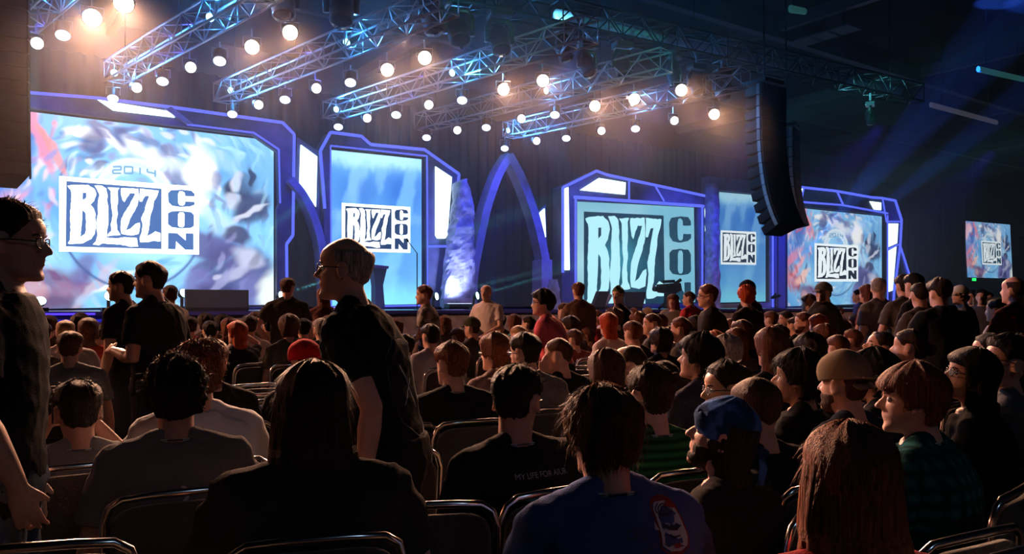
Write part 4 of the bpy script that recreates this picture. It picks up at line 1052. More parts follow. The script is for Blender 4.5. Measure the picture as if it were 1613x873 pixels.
CHAIR = None
def chair_at(X, Y, ang, label, group='padded stacking chairs in rows'):
    """chrome framed stacking chair, built once then copied with its parts"""
    global CHAIR
    if CHAIR is None:
        r = empty('stacking_chair', (0, 0, 0)); fab = mat('chair_fabric', (0.030, 0.028, 0.024), 0.85, bump=(200, .5), sheen=0.3)
        b = MB(); rr = []
        for z, e in ((.415, .94), (.43, 1.0), (.455, 1.0), (.468, .93)):
            rr.append([Vector((p.x, p.y+0.0, z)) for p in ring((0, .02, z), .215*e, .205*e, n=28, e=.42)])
        b.rings(rr); raw(b, 'seat', fab, r)
        b = MB(); rr = []
        for k, (dy, e) in enumerate(((-.018, .93), (-.012, 1.0), (.008, 1.0), (.018, .92))):
            ringp = []
            for j in range(28):
                a = 2*math.pi*j/28; co, si = math.cos(a), math.sin(a)
                x = .205*e*math.copysign(abs(co)**.40, co); z = .17*e*math.copysign(abs(si)**.40, si)
                ringp.append(Vector((x, -.215-.10*(z+.17)+dy-0.02*(1-(x/.205)**2)+.01, .70+z)))
            rr.append(ringp)
        b.rings(rr); raw(b, 'backrest', fab, r)
        b = MB(); pts = []
        for s_ in (-1, 1):
            L = [(s_*.222, -.185, .45), (s_*.222, -.21, .60), (s_*.222, -.235, .82), (s_*.205, -.243, .870), (s_*.17, -.250, .893), (s_*.08, -.262, .900)]
            pts += L if s_ < 0 else L[::-1]
        b.tube(pts, .0125, 10); raw(b, 'back_frame', M_CHROME, r)
        for sx in (-1, 1):
            for sy, yy in ((1, .19), (-1, -.185)):
                b = MB(); b.tube([(sx*.222, yy, .45), (sx*.225, yy+sy*.02, .22), (sx*.228, yy+sy*.05, .004)], .0115, 8); raw(b, 'leg', M_CHROME, r)
        b = MB(); b.tube([(-.222, -.185, .445), (-.222, .19, .42), (.222, .19, .42), (.222, -.185, .445)], .011, 8); raw(b, 'seat_frame', M_CHROME, r)
        CHAIR = r; o = r
    else:
        o = CHAIR.copy(); COL.objects.link(o)
        for ch in CHAIR.children:
            c_ = ch.copy(); c_.parent = o; COL.objects.link(c_)
    o.location = (X, Y, 0); o.rotation_euler = (0, 0, ang)
    return tag(o, label, 'chair', group)

NP = 0; PLACED = []
def person(x, ytop, hp, pose='s', yaw=0, pitch=0, hair=('short', 'db'), top=((.03,.03,.03), 'tee'), label='', skin='a', head=35, lean=0.04, build=1.0, arms='rest', hat=None, glasses=False,
           female=False, zt=None, pants=(.03,.035,.05), chair=True, pat=None, face=None, beard=False, print_=None, extra=None, dx=0.0, roll=0, strands=True, hs=1.0, Yd=None, lanyard=False, shorts=False, nk=0.0, hw=1.0, flare=0.0, seat=True, lx=0.0):
    """one figure standing (t) or seated (s); (x, ytop) = crown of the head in the photo, hp = head height in px"""
    global NP; NP += 1; sd = NP*7+1
    Y = F*0.235/hp; z = CH-(ytop-HY)*Y/F
    lo, hi = ((1.18, 1.40) if pose == 's' else (1.58, 1.88))
    if Yd: Y = Yd; z = CH-(ytop-HY)*Y/F
    elif zt: Y = F*(CH-zt)/(ytop-HY); z = zt
    elif not (lo <= z <= hi):
        z = max(lo, min(hi, z)); Yn = F*(CH-z)/(ytop-HY) if abs(ytop-HY) > 1 else Y
        Y = Yn if 0.6*Y < Yn < 1.7*Y else Y
    tx = (x-CX)/F; Ym = 17.3/(CT-ST*tx); Y = min(Y, Ym)
    # keep seats apart: slide along the sight line to the nearest free spot
    need = .44 if Y > 3 else .40
    free = lambda q: q < Ym+.01 and all(math.hypot(tx*q-a, q-b_) > need for a, b_ in PLACED)
    if not free(Y):
        for k in range(1, 60):
            c_ = [q for q in (Y+k*.04, Y-k*.04) if free(q)]
            if c_: Y = c_[0]; break
    z = max(lo-.06, min(hi+.05, CH-(ytop-HY)*Y/F)) if not Yd else z
    PLACED.append((tx*Y, Y))
    X = tx*Y
    vox = max(.0065, min(.017, Y*0.0021)); near = Y < 4.6
    hd = 0.235*hs*(0.96 if female else 1.0)
    # joints in the figure's own frame (y forward); the head ends up over (X, Y)
    hipz = .545 if pose == 's' else .94*(z/1.76)
    nbz = z - hd*1.0 - (.034 if not female else .045)+nk                                   # neck base
    nb = Vector((lx, lean, nbz)); hip = Vector((0, 0, hipz))
    fw = 0.93 if female else 1.0; B = build
    L = nbz-hipz
    def spine(t):
        q = hip.lerp(nb, t); q.y -= 0.03*math.sin(math.pi*t)*(1 if pose == 's' else .5); return q
    prof = [(-.16,.15,.115),(0.0,.170,.125),(.22,.152*(1.0 if B < 1.1 else 1.05),.112*B),(.45,.160,.120*B),(.70,.180*fw,.122),(.83,.186*fw,.108),(.90,.165*fw,.098),(.955,.118*fw,.082),(1.0,.078,.068),(1.04,.060,.058)]
    tl = math.atan2(lean, L)
    def torso(b, off, t0=-.2, t1=1.1, flare=0.0):
        rr = []
        for t, rx, ry in prof:
            if t0 <= t <= t1:
                wB = B if t < .9 else 1+(B-1)*.4
                rr.append(ring(spine(t) if t >= 0 else hip+Vector((0, 0, L*t)), rx*wB+off, ry*(1+(B-1)*.5)+off, -tl, 24))
        b.rings(rr)
    sh = {s: spine(.845)+Vector((s*.178*fw*(1+(B-1)*.8), 0, .012)) for s in (-1, 1)}
    # head frame
    chin = nb + Vector((0, .030, (.034 if not female else .045)-nk)); piv = nb + Vector((0, .0, .06))
    RH = Matrix.Rotation(R(yaw), 3, 'Z') @ Matrix.Rotation(R(roll), 3, 'Y') @ Matrix.Rotation(R(-pitch), 3, 'X')
    hsx = hd/.235
    def H(p):
        p = Vector(p)*hsx; p = chin + p - piv
        return piv + RH @ p
    AR = {}
    UA, FA = .285, .255
    for s in (-1, 1):
        a = arms[0 if s < 0 else 1] if isinstance(arms, tuple) else arms
        S = sh[s]
        if a == 'rest': el = S+Vector((s*.06*B, .05, -.27)); wr = Vector((s*.10, .26, hipz+.10)); hdn = Vector((-s*.3, .9, -.25)); pn = Vector((0, 0, -1))
        elif a == 'hang': el = S+Vector((s*.06*B, -.03, -.285)); wr = el+Vector((s*.015, .06, -.25)); hdn = Vector((0, .12, -1)); pn = Vector((-s, 0, 0))
        elif a == 'back': el = S+Vector((s*.05, -.15, -.26)); wr = el+Vector((s*.0, .03, -.25)); hdn = Vector((0, .15, -1)); pn = Vector((-s, 0, 0))
        elif a == 'fwd': el = S+Vector((s*.05, .02, -.26)); wr = el+Vector((s*.0, .10, -.20)); hdn = Vector((-s*.1, .25, -1)); pn = Vector((-s, 0, 0))
        elif a == 'bent': el = S+Vector((s*.05*B, -.02, -.28)); wr = el+Vector((-s*.09, .22, .05)); hdn = Vector((-s*.5, .8, .1)); pn = Vector((-s*.8, 0, -.5))
        elif a == 'hip': el = S+Vector((s*.17, -.08, -.24)); wr = Vector((s*.19, .02, hipz+.06)); hdn = Vector((-s*.7, .6, -.4)); pn = Vector((-s, 0, 0))
        elif a == 'face': el = S+Vector((s*.07, .20, -.16)); wr = H((s*.06, .10, .0)); hdn = Vector((-s*.4, -.1, .9)); pn = Vector((0, -1, 0))
        elif a == 'camera': el = S+Vector((s*.10, .17, -.15)); wr = H((s*.085, .17, .075)); hdn = Vector((-s*.75, .15, .5)); pn = Vector((0, .3, .2))
        elif a == 'hold': el = S+Vector((s*.07, .03, -.27)); wr = Vector((s*.07, .30, nbz-.24)); hdn = Vector((-s*.55, .75, .25)); pn = Vector((0, -.4, .6))
        elif a == 'up': el = S+Vector((s*.12, .13, .10)); wr = H((s*.10, .07, .15)); hdn = Vector((0, 0, 1)); pn = Vector((0, 1, 0))
        elif a == 'clasp': el = S+Vector((s*.05, .12, -.24)); wr = Vector((s*.06-.05, .40, nbz-.20)); hdn = Vector((-s*.35, .6, .6)); pn = Vector((-s, 0, .2))
        else: el, wr, hdn, pn = [Vector(q) for q in a]
        AR[s] = (S, el, wr, hdn, pn)
    kn = {}; an = {}
    for s in (-1, 1):
        if pose == 's': kn[s] = Vector((s*.14, .42, .50)); an[s] = Vector((s*.13, .40, .10))
        else: kn[s] = Vector((s*.105, .03, hipz*.53)); an[s] = Vector((s*.115, -.02+(.0 if s > 0 else .05), .09))
    b = MB()
    # head
    rr = []
    for zz in HZ:
        rr.append([])
        for j in range(32):
            ph = 2*math.pi*j/32; px_, py_ = head_pt(zz, ph)
            fr = math.cos(ph)
            if .105 < zz < .135 and 0.80 < fr < .99: py_ -= .007
            rr[-1].append(H((px_, py_, zz)))
    b.rings(rr)
    capsule(b, [H((0, .080, .128)), H((0, .098, .105)), H((0, .107, .092))], [.008, .0105, .0125], 10)
    capsule(b, [H((-.014, .090, .087)), H((.014, .090, .087))], [.009, .009], 8)
    capsule(b, [H((-.020, .084, .063)), H((0, .092, .065)), H((.020, .084, .063))], [.004, .0065, .004], 8)
    capsule(b, [H((-.018, .083, .053)), H((0, .090, .052)), H((.018, .083, .053))], [.004, .0075, .004], 8)
    capsule(b, [H((-.036, .074, .140)), H((0, .086, .137)), H((.036, .074, .140))], [.007, .009, .007], 8)
    capsule(b, [H((-.012, .078, .016)), H((.012, .078, .016))], [.016, .016], 8)
    for s in (-1, 1):
        E = [H((s*(.074+.012*abs(math.sin(a))), -.014-.017*math.cos(a)*1.0, .108+.031*math.sin(a)*(1 if math.sin(a) > 0 else .85))) for a in np.linspace(-1.35, 4.49, 9)]
        capsule(b, E, [.0058]*9, 8)
        capsule(b, [H((s*.073, -.010, .125)), H((s*.076, -.012, .108)), H((s*.073, -.004, .086))], [.010, .011, .008], 8)
    nr = .047 if female else .055*(1+(B-1)*.5)
    b.tube([nb+Vector((0, -.015, -.05)), nb+Vector((0, -.008, .02)), H((0, -.018, .045)), H((0, -.024, .095))], [nr*1.25, nr*1.02, nr, nr*.95], 20)
    torso(b, 0)
    for s in (-1, 1):
        S, el, wr, hdn, pn = AR[s]
        capsule(b, [S-Vector((s*.045, 0, .02)), S.lerp(el, .25), S.lerp(el, .6), el, el.lerp(wr, .3), el.lerp(wr, .75), wr], [q*(1+(B-1)*.5) for q in ((.048, .050, .046, .040, .042, .032, .025) if not female else (.048, .042, .038, .034, .035, .027, .022))], 14)
        hand(b, wr, hdn, s*1.0, 0.75 if pose == 's' else 0.5, pn, .96 if not female else .86)
        capsule(b, [hip+Vector((s*.085, 0, -.01)), hip.lerp(kn[s], .5)+Vector((s*.03, 0, 0)), kn[s], kn[s].lerp(an[s], .3)-Vector((0, .015, 0)), kn[s].lerp(an[s], .75), an[s]], [.080*B, .070*B, .053, .054, .038, .034], 14)
        capsule(b, [an[s]+Vector((0, -.03, -.045)), an[s]+Vector((0, .05, -.05)), an[s]+Vector((0, .14, -.062))], [.032, .032, .022], 10)
    rot = R(head); Rz = Matrix.Rotation(rot, 3, 'Z')
    crown = Rz @ H((0, -.01, .235))
    body = remesh_job(b, 'person', skin_mat(skin), vox, None, 3, cat='person')
    body.location = (X-crown.x+dx, Y-crown.y, 0); body.rotation_euler = (0, 0, rot)
    tag(body, label, 'person')
    # shirt
    col, kind = top
    b = MB(); torso(b, .018 if kind != 'jacket' else .030, -.2, 1.0)
    for s in (-1, 1): capsule(b, [nb+Vector((s*.045, -.015, .012)), nb.lerp(sh[s], .5)+Vector((0, -.008, .004)), sh[s]+Vector((0, 0, -.002))], [.045, .058, .066], 12)
    slv = {'tee': .62, 'long': 2.0, 'jacket': 2.0, 'hoodie': 2.0, 'tank': 0.0}[kind]
    for s in (-1, 1):
        S, el, wr, _, _ = AR[s]
        w0 = (.012 if kind in ('tee', 'long') else .022)
        if slv == 0: continue
        rs = [q*(1+(B-1)*.6)+w0 for q in ((.062, .056, .050, .043, .043, .034, .030) if not female else (.046, .042, .038, .034, .035, .027, .024))]
        pts = [S-Vector((s*.04, 0, 0)), S.lerp(el, .25), S.lerp(el, .6), el, el.lerp(wr, .3), el.lerp(wr, .75), el.lerp(wr, .97)]
        k = 3 if slv < 1 else 7
        if slv < 1: pts[2] = S.lerp(el, .68); rs[2] += .006
        b.tube([pts[0]-Vector((s*.03, 0, .0))]+pts[:k], [rs[0]*.8]+rs[:k], 16)
    if kind in ('tee', 'long', 'hoodie', 'jacket'):       # collar / hood
        cr = nr*1.13; cc = nb+Vector((0, -.002, .008 if kind != 'jacket' else .02))
        b.tube([cc+Vector((0, 0, -.03)), cc], [cr*1.25, cr*1.04], 20)
        if kind == 'hoodie':
            capsule(b, [nb+Vector((-.085, -.01, -.0)), nb+Vector((-.06, -.075, .015)), nb+Vector((0, -.10, .01)), nb+Vector((.06, -.075, .015)), nb+Vector((.085, -.01, 0))], [.028, .040, .045, .040, .028], 12)
        if kind == 'jacket':
            capsule(b, [nb+Vector((-.065, .03, .0)), nb+Vector((-.06, -.04, .03)), nb+Vector((0, -.068, .035)), nb+Vector((.06, -.04, .03)), nb+Vector((.065, .03, .0))], [.012]*5, 8)
    nm = {'tee': 't_shirt', 'long': 'shirt', 'jacket': 'jacket', 'hoodie': 'hoodie', 'tank': 'tank_top'}[kind]
    shirt = remesh_job(b, nm, cloth_mat(col, pat), max(vox, .009)*1.05, body, 3, wr=.013 if kind != 'jacket' else .018, seed=sd)
    # trousers and shoes
    b = MB(); rr = [ring(hip+Vector((0, 0, dz)), rx*B+.014, (ry+.016)*(1+(B-1)*.5), 0, 20) for dz, rx, ry in ((-.10, .14, .11), (0, .176, .131), (.08, .166, .120))]
    b.rings(rr)
    for s in (-1, 1):
        K = kn[s]; A = an[s]; q = 0.45 if shorts else 1
        pp = [hip+Vector((s*.085, 0, -.01)), hip.lerp(K, .5)+Vector((s*.03, 0, 0)), K]; rr_ = [.100*B+.008, .098*B, .082]
        pp += [K.lerp(A, .3*q)-Vector((0, .015, 0)), K.lerp(A, .75*q), K.lerp(A, .97*q)]; rr_ += [.082, .068, .062]
        capsule(b, pp, rr_, 16)
    remesh_job(b, 'trousers' if not shorts else 'shorts', cloth_mat(pants), max(vox, .012), body, 3, wr=.012, seed=sd+1)
    for s in (-1, 1):
        b = MB(); A = an[s]
        rr = [ring(A+Vector((0, yy, -.09+hh/2)), wx, hh/2+.001, 0, 14) for yy, wx, hh in ((0, 0, 0),)][:0]
        for yy, wx, hh in ((-.075, .022, .05), (-.055, .036, .075), (0, .038, .085), (.06, .044, .070), (.12, .046, .052), (.165, .036, .040), (.182, .018, .022)):
            rr.append([Vector((A.x+wx*math.copysign(abs(math.cos(t))**.7, math.cos(t)), A.y+yy, .003+hh/2+hh/2*math.sin(t))) for t in np.linspace(0, 2*math.pi, 15)[:-1]])
        b.rings(rr); raw(b, 'shoe', mat('shoe_black', (.02,.02,.02), .5), body)
    # hair
    st_, hc = hair
    if st_ != 'bald':
        th, fr_, nap, sid = {'short': (.014, .188, .028, .100), 'buzz': (.005, .185, .06, .11), 'medium': (.026, .165, .002, .07), 'curly': (.021, .170, .03, .08), 'long': (.020, .165, .02, .05), 'bob': (.022, .16, .01, .04), 'bowl': (.021, .145, .020, .075),
                             'bun': (.012, .180, .03, .10), 'spiky': (.022, .180, .06, .115), 'mohawk': (.006, .185, .06, .11), 'fringe': (.008, .40, .05, .10), 'receding': (.010, .208, .055, .105)}[st_]
        nphi = 72 if near else 40; b = MB(); rr = []
        zs = list(np.linspace(0.0, .19, 24 if near else 13))+[.198, .205, .212, .218, .223, .227, .2305, .2335, .235]
        for zz in zs:
            rg = []
            for j in range(nphi):
                ph = 2*math.pi*j/nphi; a = abs((ph+math.pi) % (2*math.pi)-math.pi)      # 0 face .. pi back
                hl = np.interp(a, [0, .55, .95, 1.25, 1.85, 2.1, math.pi], [fr_, fr_-.004, .150 if st_ != 'fringe' else .2, sid+.012, sid+.015, nap+.02, nap])
                if st_ in ('short', 'buzz', 'spiky', 'receding', 'mohawk', 'bun'): hl = np.interp(a, [0, .55, .95, 1.22, 1.36, 1.95, 2.15, math.pi], [fr_, fr_-.004, .155, .120, .139, .137, nap+.035, nap])
                if st_ == 'fringe': hl = np.interp(a, [0, 1.1, 1.35, 2.1, math.pi], [.3, .25, .11, nap+.02, nap]); top_ = max(0, (zz-.175)/.02)
                k = min(1, max(0, (zz-hl)/(.018 if st_ != 'bowl' else .006)))
                if st_ == 'fringe': k *= max(0, 1-top_)
                t_ = (th if not hat or zz < .115 else min(th, .004))*(1.0+.25*(a > 1.8)*(st_ not in ('short', 'buzz', 'spiky')))*((.5+.5*min(1, max(0, (zz-.09)/.08))) if st_ in ('short', 'spiky', 'receding') else 1)*k - .006*(1-k)
                if k > 0 and not (hat and zz > .11):
                    nz = noise.noise(Vector((math.cos(ph)*9, math.sin(ph)*9, zz*(8 if st_ in ('long', 'bob', 'bowl', 'medium') else 22)+sd)))
                    n2 = noise.noise(Vector((math.cos(ph)*24, math.sin(ph)*24, zz*(10 if st_ in ('long', 'bob', 'bowl') else 40)-sd)))
                    amp = {'curly': .75, 'spiky': .6, 'medium': .45, 'short': .40}.get(st_, .18)
                    t_ += th*amp*k*(nz+.7*n2)
                    if st_ in ('mohawk', 'spiky') and zz > .17: t_ += (.030 if st_ == 'mohawk' else .012)*max(0, 1-abs(math.sin(ph))*1.6)*k
                rg.append(H(head_off(zz, ph, t_)))
            rr.append(rg)
        b.rings(rr)
        if st_ in ('long', 'bob'):
            Ln = .10 if st_ == 'bob' else .34*(1 if not isinstance(extra, float) else extra)
            cr = []
            for i in range(22):
                t = i/21; zz = .17-(.17+Ln-.06)*t if st_ == 'bob' else .17-(.17+Ln)*t
                wv = (.090+.014*math.sin(t*2.2) if st_ == 'bob' else (.086+.022*t-(.03*max(0, t-.75)*4*.5))*hw+flare*t)
                dp = (.078 if st_ == 'bob' else .074-.022*t)
                yc = -.036-(.010*t)
                q = []
                for j in range(nphi):
                    a = 2*math.pi*j/nphi
                    n_ = 1+.09*noise.noise(Vector((math.cos(a)*7, math.sin(a)*7, t*2+sd)))+.07*noise.noise(Vector((math.cos(a)*22, math.sin(a)*22, t*2.5-sd)))
                    cut = .35*max(0, math.sin(a))**.5 if 1 else 0
                    y_ = dp*math.sin(a)*(1-cut*.3)
                    p_ = Vector((wv*math.cos(a)*n_, yc+y_*n_, zz))
                    pw = H(p_)
                    if zz < .02:                       # below the chin hair hangs straight down
                        p0 = H((p_.x, p_.y, .02)); pw = p0+Vector((0, -.012, (zz-.02)*hsx))
                        if pw.z < nb.z-.02: pw.y -= .030*min(1, (nb.z-.02-pw.z)*8)
                    q.append(pw)
                cr.append(q)
            b.rings(cr)
        if st_ == 'bun':
            M = Matrix.Translation(H((0, -.125, .12))) ; b.lathe([(.008,-.04),(.03,-.03),(.042,0),(.03,.03),(.008,.04)], M, 14)
        if near and strands and not hat and st_ not in ('buzz', 'fringe', 'receding', 'mohawk'):
            rnd = random.Random(sd); vv = list(b.v); hc_ = H((0, -.01, .12)); N = {'long': 1500, 'curly': 1300, 'medium': 1300, 'bob': 800, 'spiky': 900}.get(st_, 1000)
            for _ in range(N):
                p = Vector(vv[rnd.randrange(len(vv))]); o_ = (p-hc_)
                lz = (RH.transposed() @ (p-piv)).z
                if lz < .04 and st_ not in ('long', 'bob', 'medium'): continue
                o_.normalize(); dn = Vector((0, 0, -1)); dn = (dn-o_*dn.dot(o_)*.8)
                if st_ in ('short', 'spiky', 'curly'): dn = dn*.5+Vector((rnd.uniform(-1, 1), rnd.uniform(-1, 1), rnd.uniform(-.3, .8)))*.9
                else: dn = dn+Vector((rnd.uniform(-1, 1), rnd.uniform(-1, 1), 0))*.18
                Ls = rnd.uniform(.012, .030) if st_ in ('short', 'spiky', 'curly', 'bowl') else rnd.uniform(.03, .08)
                e_ = .003 if st_ not in ('curly', 'spiky', 'medium') else .008
                q1 = p-o_*.002; q2 = p+dn*Ls*.5+o_*e_; q3 = p+dn*Ls+o_*rnd.uniform(0, e_*1.6)
                sdv = dn.cross(o_).normalized()*rnd.uniform(.0005, .0010)
                i0 = len(b.v); b.v += [tuple(q1-sdv), tuple(q1+sdv), tuple(q2-sdv), tuple(q2+sdv), tuple(q3)]
                b.f += [(i0, i0+1, i0+3, i0+2), (i0+2, i0+3, i0+4)]
        raw(b, 'hair', hair_mat(hc), body)
    if beard:
        b = MB(); rr = []
        for zz in np.linspace(-.004, .075, 9):
            rg = []
            for j in range(32):
                ph = 2*math.pi*j/32; a = abs((ph+math.pi) % (2*math.pi)-math.pi)
                k = 1 if (a < 1.45 and (zz < .045 or .5 < a)) else 0
                px_, py_ = head_pt(max(0, zz), ph, (.005 if k else -.008)); rg.append(H((px_, py_, zz)))
            rr.append(rg)
        b.rings(rr); raw(b, 'beard', hair_mat(hc if hc != 'bald' else 'db'), body)
    if face:                                              # eyes and brows where the photo shows the face
        for s in (-1, 1):
            M = Matrix.Translation(H((s*.031, .0695, .119))); b = MB()
            b.lathe([(.002,-.0115),(.008,-.0085),(.0118,0),(.008,.0085),(.002,.0115)], M, 12); raw(b, 'eye', mat('eye_white', (.6,.56,.52), .2), body)
            b = MB(); capsule(b, [H((s*.016, .088, .138)), H((s*.032, .086, .143)), H((s*.046, .074, .139))], [.0028, .0034, .002], 6); raw(b, 'eyebrow', hair_mat(hc), body)
    if glasses:
        g_ = empty_child('glasses', body)
        for s in (-1, 1):
            b = MB(); P_ = [H((s*(.032+.024*math.cos(a)), .094-.006*abs(math.cos(a))*1, .117+.017*math.sin(a))) for a in np.linspace(0, 2*math.pi, 17)]
            b.tube(P_, .0019 if near else .0022, 6); raw(b, 'rim', M_BLACK, g_)
            b = MB(); b.lathe([(.022, -.0006), (.022, .0006)], Matrix.Translation(H((s*.032, .0925, .117))) @ (RH @ frame_to(Vector((s*.18, 1, 0)))).to_4x4() @ Matrix.Diagonal((1.05, .72, 1, 1)), 16); raw(b, 'lens', M_LENS, g_)
            b = MB(); b.tube([H((s*.056, .088, .121)), H((s*.079, .04, .122)), H((s*.082, -.01, .120)), H((s*.078, -.028, .108))], .0022 if near else .0032, 6); raw(b, 'temple', M_BLACK, g_)
        b = MB(); b.tube([H((-.009, .095, .120)), H((0, .098, .122)), H((.009, .095, .120))], .0018, 6); raw(b, 'bridge', M_BLACK, g_)
    if hat:
        kind_, hcol = hat; b = MB(); rr = []
        off = {'cap': .014, 'cap_back': .014, 'beanie': .018, 'bandana': .011}[kind_]
        z0 = {'cap': .145, 'cap_back': .135, 'beanie': .10, 'bandana': .098}[kind_]
        for zz in list(np.linspace(z0, .20, 8))+[.212, .222, .230, .2345]:
            rg = []
            for j in range(48):
                ph = 2*math.pi*j/48; drop = (.012*math.cos(ph) if kind_ != 'cap_back' else -.012*math.cos(ph)) if zz < .17 else 0
                if kind_ == 'bandana' and zz < .17: drop = .028*math.cos(ph)
                rg.append(H(head_off(zz+drop*(1 if zz < .16 else .5), ph, off+(.002*math.sin(ph*9+zz*60) if kind_ in ('bandana', 'beanie') else 0))))
            rr.append(rg)
        b.rings(rr)
        if kind_ == 'bandana':
            capsule(b, [H((0, -.118, .105)), H((.012, -.135, .10))], [.014, .016], 8)
            for q in (-1, 1): b.tube([H((q*.008, -.125, .10)), H((q*.02, -.145, .06)), H((q*.035, -.150, .01))], [(.004, .008), (.004, .014), (.002, .012)], 8)
        hm = cloth_mat(hcol, 'blotch' if kind_ == 'bandana' else None)
        b.v = [tuple(Vector(v)+RH@Vector((0, 0, .014 if kind_ != 'bandana' else .004))*max(0, min(1, ((RH.transposed()@(Vector(v)-piv)).z+piv.z-chin.z-.15*hsx)/.06))) for v in b.v]
        ho = raw(b, {'cap': 'cap', 'cap_back': 'cap', 'beanie': 'beanie', 'bandana': 'bandana'}[kind_], hm, body)
        if kind_.startswith('cap'):
            sgn = 1 if kind_ == 'cap' else -1; b = MB(); rows = []
            for r_ in np.linspace(0, 1, 6):
                rows.append([H((.070*(1-.15*r_)*math.sin(a), sgn*(.085+.062*r_*math.cos(a)) if 1 else 0, .150+(.0 if sgn > 0 else -.02)-.018*r_-.010*math.sin(a)**2+q)) for q in (0, .004) for a in (np.linspace(-1.2, 1.2, 11) if q == 0 else np.linspace(1.2, -1.2, 11))])
            b.rings(rows); raw(b, 'brim', hm, ho)
            if kind_ == 'cap_back':
                b = MB(); capsule(b, [H((-.045, -.122, .155)), H((0, -.131, .150)), H((.045, -.122, .155))], [.006, .007, .006], 8); raw(b, 'strap', hm, ho)
    if lanyard:
        b = MB(); P_ = [nb+Vector((.075*math.sin(a), -.068*math.cos(a)-.004, .012-.02*(1-math.cos(a))*.5)) for a in np.linspace(-1.9, 1.9, 15)]
        b.tube(P_, [(.0022, .009)]*15, 6, ref=(0, 0, 1)); raw(b, 'lanyard', mat('lanyard_blue', (.03,.05,.08), .6), body)
        for q in (-.55, .35):
            c_ = nb+Vector((.079*math.sin(q), -.073*math.cos(q)-.004, .012)); b = MB(); b.box(c_, (.022, .003, .008), Matrix.Rotation(q, 3, 'Z')); raw(b, 'lanyard_print', mat('lanyard_white', (.5,.6,.6), .6), body, False)
    
    INFO = dict(shirt=shirt, o=body, H=H, nb=nb, spine=spine, B=B, X=X, Y=Y, rot=rot, AR=AR, hip=hip)
    if pose == 's' and seat:
        l0 = body.location
        CH_SPOTS.append((l0.x, l0.y, rot, label, NP))
    return INFO
CH_SPOTS = []
M_LENS = mat('spectacle_lens', (.5,.55,.6), 0.05, 0.0, spec=0.9)
_b = M_LENS.node_tree.nodes['Principled BSDF']; _b.inputs['Alpha'].default_value = 0.12
def empty_child(name, parent):
    o = bpy.data.objects.new(name, None); COL.objects.link(o); o.parent = parent; return o
# ------------------------------------------------------------------ the people of the photo, nearest first
K = (.012,.012,.014)      # near-black cloth
# --- standing figures close to the camera
HERO = {}
HERO['left'] = person(14, 320, 122, 't', head=-72, yaw=-6, pitch=2, hair=('short','db'), top=((.008,.010,.014),'tee'), pants=(.05,.08,.14), glasses=True, face=True, lanyard=True, build=1.12, lean=.03,
    arms=('hang','fwd'), label='person in black tee and jeans standing at the left edge, wearing dark glasses')
HERO['old'] = person(549, 375, 99, 't', head=76, yaw=10, pitch=-2, hair=('fringe','gy'), top=((.012,.013,.018),'tee'), pants=(.014,.014,.018), glasses=True, face=True, lean=.15, build=.98, pat=None,
    arms=('back','hang'), label='balding grey-haired person with glasses standing in profile, black printed tee', lanyard=True, skin='a')
# --- front rows, left to right
HERO['cam'] = person(122, 602, 84, 's', head=32, yaw=6, pitch=6, hair=('short','bk'), top=((.14,.15,.16),'tee'), skin='b', arms=('camera','camera'), label='person in grey tee raising a camera to the eye, black hair', lanyard=True)
HERO['af'] = person(277, 571, 106, 's', head=27, yaw=-4, hair=('curly','bk'), top=((.13,.13,.14),'tee'), skin='b', build=1.12, glasses=True, arms=('hang','rest'), label='person in grey tee with short black curly hair and red-lit ears', lanyard=True, lean=.02)
person(311, 545, 78, 's', Yd=3.25, head=32, yaw=4, pitch=-3, hair=('curly','rb'), top=((.62,.64,.68),'tee'), build=1.15, label='person in pale blue-white tee with curly reddish hair')
person(330, 536, 74, 's', Yd=4.15, head=40, yaw=10, hair=('short','rb'), top=(K,'tee'), label='person in black shirt with smooth auburn hair, just behind the curly one')
person(494, 579, 128, 's', head=16, yaw=-3, hair=('long','db'), top=((.030,.026,.026),'tee'), build=1.32, lean=.03, extra=.62, hw=1.12, flare=.012, arms=('hang','hang'), label='big person in black with shoulder-length brown hair, back to camera', lanyard=True, hs=1.06)
person(480, 541, 62, 's', head=38, yaw=8, hair=('short','db'), hat=('cap_back',(.45,.01,.015)), top=(K,'tee'), label='person wearing a bright red cap in black tee', build=1.15)
HERO['aiur'] = person(815, 579, 104, 's', head=32, yaw=-52, pitch=4, hair=('short','bk'), top=(K,'tee'), glasses=True, skin='b', build=1.18, arms=('hang','rest'), label='person in black printed tee with round black hair, head turned right', lanyard=True)
HERO['navy'] = person(946, 620, 128, 's', head=18, yaw=8, pitch=3, hair=('medium','br'), top=((.05,.09,.27),'tee'), build=1.05, Yd=1.98, hs=.88, arms=('rest','hang'), label='person in navy printed tee with thick tousled brown hair', lanyard=True, lean=.05)
person(1026, 578, 94, 's', head=24, yaw=-2, hair=('short','db'), top=((.02,.12,.04),'tee'), pat='stripe', glasses=True, label='person in green striped tee with short dark brown hair', lanyard=True)
person(1146, 571, 84, 's', head=60, yaw=34, pitch=2, hair=('short','bk'), top=(K,'jacket'), glasses=True, face=True, skin='a', arms=('rest','rest'), label='laughing person with glasses and black hair, face in left profile')
person(1158, 632, 116, 's', head=52, yaw=14, pitch=-14, hair=('long','db'), hat=('bandana',(.05,.14,.42)), top=((.022,.018,.018),'tee'), beard=True, extra=.45, build=1.12, label='person with a blue patterned bandana and long dark hair', face=True)
person(1192, 596, 112, 's', head=30, yaw=-4, hair=('buzz','br'), top=(K,'tee'), label='person in black with cropped brown hair behind the bandana wearer', build=1.05)
person(1262, 557, 88, 's', head=48, yaw=14, pitch=-4, hair=('medium','bk'), top=(K,'tee'), label='person in black with bushy black hair left of the tan cap', lanyard=True, skin='b')
